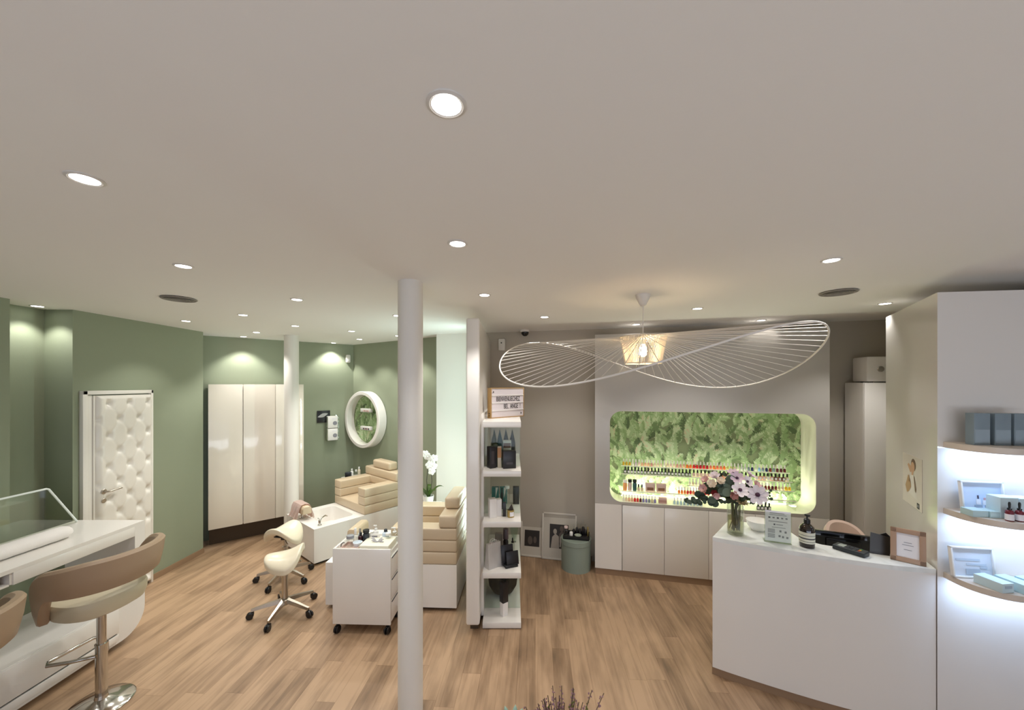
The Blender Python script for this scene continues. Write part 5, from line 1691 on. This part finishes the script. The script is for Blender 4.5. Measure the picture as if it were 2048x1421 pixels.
t = thing('card_terminal', 'dark grey card payment terminal lying on the counter', 'card terminal', (2.222, 2.51, 1.0), R(28))
b = nb(); prism_soft(b, [(-0.037, -0.085), (0.037, -0.085), (0.042, 0.02), (0.038, 0.085), (-0.038, 0.085), (-0.042, 0.02)], 0.001, 0.030, 0.006); obj('body', b, mat('terminal_grey', '#252a2e', 0.4), t)
b = nb(); box(b, (0, 0.045, 0.0305), (0.055, 0.035, 0.002), bev=0.0005); obj('screen', b, mat('terminal_screen', '#9fa7a0', 0.2), t)
b = nb()
for r_ in range(4):
    for c_ in range(3):
        box(b, (-0.018 + c_ * 0.018, 0.010 - r_ * 0.02, 0.031), (0.013, 0.012, 0.004), bev=0.001, mi=(1 if r_ == 3 and c_ == 0 else 2 if r_ == 3 and c_ == 1 else 3 if r_ == 3 else 0))
obj('keypad', b, [darkg, mat('key_red', '#a23b2c', 0.4), mat('key_yellow', '#b58f2c', 0.4), mat('key_green', '#3f7a46', 0.4)], t)

t = thing('card_holder', 'black folded card holder on the counter beside tan frame', 'card holder', (2.385, 2.475, 1.0), R(-25))
b = nb(); prism(b, [(-0.055, 0.0), (0.045, 0.0), (0.055, 0.115), (-0.045, 0.135)], -0.002, 0.002, M=xf((0, 0, 0), (R(-8), 0, 0)) @ XZ); obj('front_card', b, mat('dark_brown_card', '#231d14', 0.35), t)
b = nb(); prism(b, [(-0.01, 0.0), (0.06, 0.0), (0.068, 0.10), (0.03, 0.14), (-0.005, 0.12)], -0.002, 0.002, M=xf((0.005, 0.045, 0), (R(8), 0, 0)) @ XZ); obj('back_card', b, black, t)
t = frame_pic('picture_frame', 'tan wooden frame with white card on the counter at right', (2.445, 2.362, 1.0005), R(-44), 0.155, 0.20, R(8), mat('tan_frame', '#a98a72', 0.5), paper, None, 0.028)
b = nb()
for k, (z, w_) in enumerate(((0.118, 0.035), (0.103, 0.05), (0.075, 0.035))):
    box(b, (0, -0.0008, z), (w_, 0.0008, 0.003))
bmesh.ops.transform(b, matrix=Matrix.Rotation(-R(8), 4, 'X'), verts=b.verts); obj('print', b, ink, t)

# computer screen and printer behind the ledge
t = thing('computer_monitor', 'black computer monitor seen from behind over the counter ledge', 'monitor', (2.375, 2.755, 0.75), R(-25))
b = nb(); box(b, (0, 0, 0.155), (0.42, 0.035, 0.255), bev=0.006); box(b, (0, -0.025, 0.16), (0.20, 0.03, 0.17), bev=0.01); obj('housing', b, blackg, t)
b = nb(); box(b, (0, 0.019, 0.157), (0.40, 0.002, 0.225)); obj('screen', b, blackg, t)
b = nb(); box(b, (0, 0, 0.02), (0.05, 0.03, 0.04)); box(b, (0, 0.0, 0.004), (0.20, 0.15, 0.008), bev=0.002); obj('stand', b, black, t)
# pink tub chair
t = thing('desk_chair', 'pale pink tub chair behind the counter, only its top showing', 'chair', (2.815, 3.2, 0), R(-10))
pinkv = mat('pink_velvet', '#d6bcae', 0.7, sheen=0.3)
b = nb(); lathe(b, [(0, 0.40), (0.16, 0.40), (0.185, 0.42), (0.185, 0.47), (0.16, 0.495), (0, 0.50)], 36); obj('seat', b, pinkv, t)
tb = nb(); secs = []
for i in range(33):
    q = -1 + 2 * i / 32
    a = R(90) + q * R(105)
    top = 0.92 - 0.16 * abs(q) ** 2.2
    secs.append([tb.verts.new((rr * math.cos(a), rr * math.sin(a), zz)) for rr, zz in ((0.12, 0.44), (0.16, 0.44), (0.165, 0.65), (0.162, top - 0.03), (0.145, top), (0.125, top - 0.015), (0.115, 0.65))])
for A_, B_ in zip(secs, secs[1:]):
    for k in range(7):
        tb.faces.new((A_[k], A_[(k + 1) % 7], B_[(k + 1) % 7], B_[k]))
tb.faces.new(secs[0]); tb.faces.new(list(reversed(secs[-1]))); bmesh.ops.recalc_face_normals(tb, faces=tb.faces)
obj('backrest', tb, pinkv, t)
for k in range(4):
    a = R(45 + 90 * k)
    b = nb(); tube(b, [(0.13 * math.cos(a), 0.13 * math.sin(a), 0.41), (0.20 * math.cos(a), 0.20 * math.sin(a), 0.0)], [0.016, 0.010], 10); obj('leg', b, bw, t)

# tall white cabinet and appliance against the rear wall
cx_, cy_ = 3.351, 3.638
t = thing('tall_cabinet', 'tall narrow white cabinet between polish display and glossy panel', 'cabinet', (cx_, cy_, 0), AW)
b = nb(); box(b, (0.25, 0.158, 1.06), (0.5, 0.28, 2.12)); obj('carcass', b, lacq, t)
b = nb(); box(b, (0.25, 0.009, 1.065), (0.496, 0.018, 2.10), bev=0.002); obj('door', b, lacq, t)
t = thing('wall_appliance', 'white boxy appliance standing on top of the tall cabinet', 'appliance', (cx_ + 0.03, cy_ + 0.01, 2.12), AW)
b = nb(); box(b, (0.22, 0.14, 0.13), (0.40, 0.22, 0.24), bev=0.012); obj('housing', b, lacq, t)
b = nb(); cyl(b, (0.13, 0.027, 0.13), 0.028, 0.012, 20, (R(90), 0, 0), bev=0.003); obj('dial', b, chrome, t)
b = nb()
for sx in (-0.14, 0.14):
    for sy in (-0.07, 0.07):
        cyl(b, (0.22 + sx, 0.14 + sy, 0.006), 0.012, 0.012, 12)
obj('foot', b, darkg, t)

# ================================================================ glossy display wall at right
QX, QY = 2.53, 2.275
AQ = R(-7.93)
t = thing('lit_display_wall', 'glossy white display wall with lit rounded shelves at the right edge', 'display wall', (QX, QY, 0), AQ)
def lq(X, Y):
    dx, dy = X - QX, Y - QY
    return (dx * math.cos(AQ) + dy * math.sin(AQ), -dx * math.sin(AQ) + dy * math.cos(AQ))
def wq(x, y, z):
    return (QX + x * math.cos(AQ) - y * math.sin(AQ), QY + x * math.sin(AQ) + y * math.cos(AQ), z)
b = nb(); prism(b, [(0, 0), (1.95, 0), (1.95, 0.9), lq(3.15, 3.07), lq(3.05, 3.12)], 0.0, 2.65)
obj('panel', b, mat('gloss_white_panel', '#e4e0da', 0.13, coat=0.5), t, smooth=False)
SHZ = (1.762, 1.370, 0.990)
shp = [(1.9, -0.001), (0.03, -0.001), (0.03, -0.075)] + arcpts(0.205, -0.075, 0.175, 180, 270, 10)[1:] + [(1.9, -0.25)]
led_b = mat('led_daylight', '#ffffff', 0.4, emit=(0.82, 0.92, 1.0), estr=4)
for z in SHZ:
    b = nb(); prism(b, shp, z - 0.034, z, bev=0.002); sh = obj('shelf', b, mat('pale_wood_shelf', '#cfc2b4', 0.35), t)
    b = nb(); box(b, (0.95, -0.022, z - 0.038), (1.7, 0.02, 0.007)); obj('led_strip', b, led_b, sh)
    area('shelf_glow', (0.95, -0.09, z - 0.044), (1.75, 0.03), 8.5, (0.46, 0.66, 1.0), rot=(R(24), 0, 0), parent=t)
# poster on its glossy side
AP = math.atan2(-0.852, -0.524)
t = thing('beauty_poster', 'small poster of a woman in white on the glossy side panel', 'poster', (QX + 0.524 * 0.404 - 0.0015, QY + 0.852 * 0.404 + 0.001, 1.27), AP)
b = nb(); box(b, (0, 0, 0.172), (0.355, 0.0016, 0.344)); obj('sheet', b, mat('poster_paper', '#d7cec6', 0.4), t)
skin = mat('print_skin', '#c69c7c', 0.5); hair = mat('print_hair', '#6d5140', 0.5); tan = mat('print_tan', '#b28f68', 0.5); wh = mat('print_white', '#ded8d2', 0.5)
b = nb()
figs = [([(-0.06, 0.08), (0.09, 0.06), (0.075, 0.21), (0.04, 0.225), (-0.01, 0.225), (-0.05, 0.18)], 3), (ell(0.03, 0.285, 0.045, 0.042, 14), 1), (ell(0.018, 0.268, 0.034, 0.036, 14), 0),
        ([(-0.08, 0.27), (-0.06, 0.285), (-0.01, 0.27), (0.0, 0.235), (-0.03, 0.225)], 0), ([(0.0, 0.25), (0.03, 0.25), (0.03, 0.215), (-0.005, 0.212)], 0),
        ([(-0.12, 0.12), (-0.09, 0.075), (-0.05, 0.09), (-0.01, 0.13), (-0.02, 0.16), (-0.06, 0.155), (-0.05, 0.2), (-0.07, 0.2), (-0.095, 0.155)], 2), ([(0.035, 0.215), (0.055, 0.205), (0.085, 0.13), (0.075, 0.105), (0.06, 0.115)], 1)]
for i, (pts, mi) in enumerate(figs):
    f = b.faces.new([b.verts.new((x, -0.0011 - 0.0002 * i, z)) for x, z in pts]); f.material_index = mi
bmesh.ops.triangulate(b, faces=b.faces[:]); bmesh.ops.recalc_face_normals(b, faces=b.faces)
for f in b.faces:
    if f.normal.y > 0: f.normal_flip()
obj('printed_figure', b, [skin, hair, tan, wh], t, smooth=False)
b = nb(); box(b, (0.115, -0.0014, 0.028), (0.042, 0.001, 0.036)); box(b, (0.115, -0.002, 0.028), (0.022, 0.0008, 0.016), mi=1); obj('square_mark', b, [inkd, ink], t)

bluec = mat('grey_blue_carton', '#7f8f98', 0.35); palec = mat('pale_blue_carton', '#b8d3d8', 0.4); palec2 = mat('ice_blue_carton', '#c6dbe2', 0.4); bl_p = mat('ice_blue_print', '#a9bccb', 0.4)
gq = 'cartons on the lit shelves'
for k, (x, nm) in enumerate(((0.114, 'left'), (0.214, 'middle'), (0.306, 'right'))):
    carton('skincare_carton', 'grey blue carton, %s of three on the top lit shelf' % nm, 'box', wq(x, -0.10, SHZ[0]), (0.078, 0.05, 0.178), AQ, bluec, mat('grey_blue_print', '#93a3ad', 0.35), 'grey blue cartons on the top lit shelf', (0.9, 0.42, -0.22))
z = SHZ[1]
t = frame_pic('advert_frame', 'white framed advert with bottles standing on the middle lit shelf', wq(0.185, -0.055, z + 0.0005), AQ, 0.215, 0.172, R(6), satin, mat('advert_blue', '#c9d6ea', 0.5), None, 0.010)
b = nb()
for x, z_, w_, h_, mi in ((-0.02, 0.055, 0.022, 0.03, 0), (-0.02, 0.082, 0.008, 0.02, 1), (0.012, 0.052, 0.022, 0.026, 0), (0.012, 0.072, 0.010, 0.014, 2), (-0.022, 0.03, 0.04, 0.014, 3), (0.03, 0.03, 0.04, 0.014, 3), (0.05, 0.043, 0.02, 0.01, 1)):
    box(b, (x, -0.0012, z_), (w_, 0.0008, h_), mi=mi)
bmesh.ops.transform(b, matrix=Matrix.Rotation(-R(6), 4, 'X'), verts=b.verts); obj('printed_bottles', b, [paper, mat('advert_dark', '#4a4456', 0.5), mat('advert_pink', '#d0a0a0', 0.5), mat('advert_grey', '#9aa5b4', 0.5)], t)
carton('skincare_carton', 'flat pale blue carton, left of two lying before the framed advert', 'box', wq(0.072, -0.128, z), (0.075, 0.07, 0.036), AQ, palec, None, gq)
carton('skincare_carton', 'flat pale blue carton, right of two lying before the framed advert', 'box', wq(0.150, -0.136, z), (0.075, 0.07, 0.036), AQ, palec, None, gq)
carton('skincare_carton', 'upright pale blue carton behind the left dropper bottle', 'box', wq(0.198, -0.135, z), (0.085, 0.075, 0.115), AQ, palec2, None, gq)
carton('skincare_carton', 'upright pale blue carton behind the right dropper bottle', 'box', wq(0.285, -0.135, z), (0.083, 0.075, 0.112), AQ, palec2, None, gq)
carton('skincare_carton', 'grey blue carton at the right edge of the middle lit shelf', 'box', wq(0.375, -0.14, z), (0.085, 0.075, 0.098), AQ, bluec, None, gq)
ser = mat('serum_red', '#6d2530', 0.15)
for k, (x, nm) in enumerate(((0.165, 'left'), (0.211, 'right'))):
    t = bottle('serum_bottle', 'dark red serum bottle with black dropper, %s of two on the lit shelf' % nm, 'bottle', wq(x, -0.205, z), 0.0165, 0.102, ser, black, 'serum droppers on the lit shelf', 'dropper', sh=0.58)
    b = nb(); lathe(b, [(0.0166, 0.006), (0.0169, 0.006), (0.0169, 0.038), (0.0166, 0.038)], 20); obj('label', b, paper, t)
z = SHZ[2]
t = frame_pic('advert_frame', 'white framed pale advert leaning on the lowest lit shelf', wq(0.128, -0.065, z + 0.0005), AQ, 0.215, 0.172, R(7), satin, mat('advert_pale', '#d3dbe6', 0.5), None, 0.010)
b = nb()
for x, z_, w_, h_ in ((-0.02, 0.10, 0.12, 0.012), (0.02, 0.075, 0.10, 0.010), (0.055, 0.06, 0.035, 0.014), (0.0, 0.035, 0.07, 0.03)):
    box(b, (x, -0.0012, z_), (w_, 0.0008, h_))
bmesh.ops.transform(b, matrix=Matrix.Rotation(-R(7), 4, 'X'), verts=b.verts); obj('printed_area', b, mat('advert_tint', '#b9c6d4', 0.5), t)
for k, (x, nm, m) in enumerate(((0.128, 'left', palec2), (0.228, 'middle', palec), (0.325, 'right', palec))):
    t = carton('cream_carton', 'low ice blue carton, %s of three on the lowest lit shelf' % nm, 'box', wq(x, -0.165, z), (0.072, 0.12, 0.05), AQ + R(14), m, bl_p if k != 1 else inkd, 'ice blue cartons on the lowest lit shelf', (0.6, 0.3, 0.12))

# heather plant poking up at the bottom edge of the view
t = thing('heather_plant', 'pinkish heather with olive leaves at the bottom edge of the photo', 'plant', (0.165, 1.27, 0.0))
b = nb(); lathe(b, [(0, 0), (0.08, 0), (0.095, 0.72), (0.09, 0.74), (0.085, 0.70), (0, 0.70)], 32); obj('planter', b, darkg, t)
b = nb(); rnd = random.Random(3)
hm = [mat('heather_green', '#66662f', 0.7), mat('heather_pink', '#9a7479', 0.7), mat('heather_stem', '#6b5743', 0.7)]
tips = [(0.17, 0.0, 1.075, 1), (0.135, 0.02, 1.07, 0), (0.07, 0.01, 1.085, 0), (-0.03, 0.0, 1.055, 0), (0.0, 0.0, 1.10, 1), (0.03, 0.0, 1.10, 1), (0.1, 0.0, 1.045, 1), (-0.09, 0.0, 1.03, 1)]
for k in range(52):
    tips.append((rnd.uniform(-0.085, 0.06), rnd.uniform(-0.08, 0.08), rnd.uniform(0.95, 1.045), k % 2))
for k, (x, y, z, mi) in enumerate(tips):
    x -= 0.03 if k < 8 else 0
    p0 = Vector((x * 0.25, y * 0.3, 0.69)); p1 = Vector((x, y, z))
    mid = p0.lerp(p1, 0.55) + Vector((-x * 0.12, 0, 0.03))
    tube(b, [p0, mid, p1], 0.0015, 4, mi=2)
    for s in range(18):
        q = mid.lerp(p1, s / 18)
        ball(b, q + Vector((rnd.uniform(-0.007, 0.007), rnd.uniform(-0.007, 0.007), rnd.uniform(-0.003, 0.003))), rnd.uniform(0.0028, 0.0058) * (1 - 0.5 * s / 18), 1, (1, 1, 1.5), mi=mi if s < 14 else 1)
o = obj('sprigs', b, hm, t); o['kind'] = 'stuff'
t = thing('succulent', 'tip of a pale blue green succulent leaf at the bottom edge', 'plant', (0.002, 1.24, 0.985))
b = nb()
for k in range(5):
    a = 2 * PI * k / 5
    lathe(b, [(0, 0), (0.010, 0.01), (0.012, 0.035), (0.006, 0.06), (0, 0.07)], 10, (0.008 * math.cos(a), 0.008 * math.sin(a), 0), (0.35 * math.sin(a), -0.35 * math.cos(a) * -1, 0))
obj('leaf_rosette', b, mat('succulent_blue', '#9db7a6', 0.5), t)
b = nb(); lathe(b, [(0, -0.98), (0.035, -0.985), (0.045, -0.06), (0.04, -0.03), (0.03, 0.0), (0, 0.005)], 20); obj('pot', b, darkg, t)
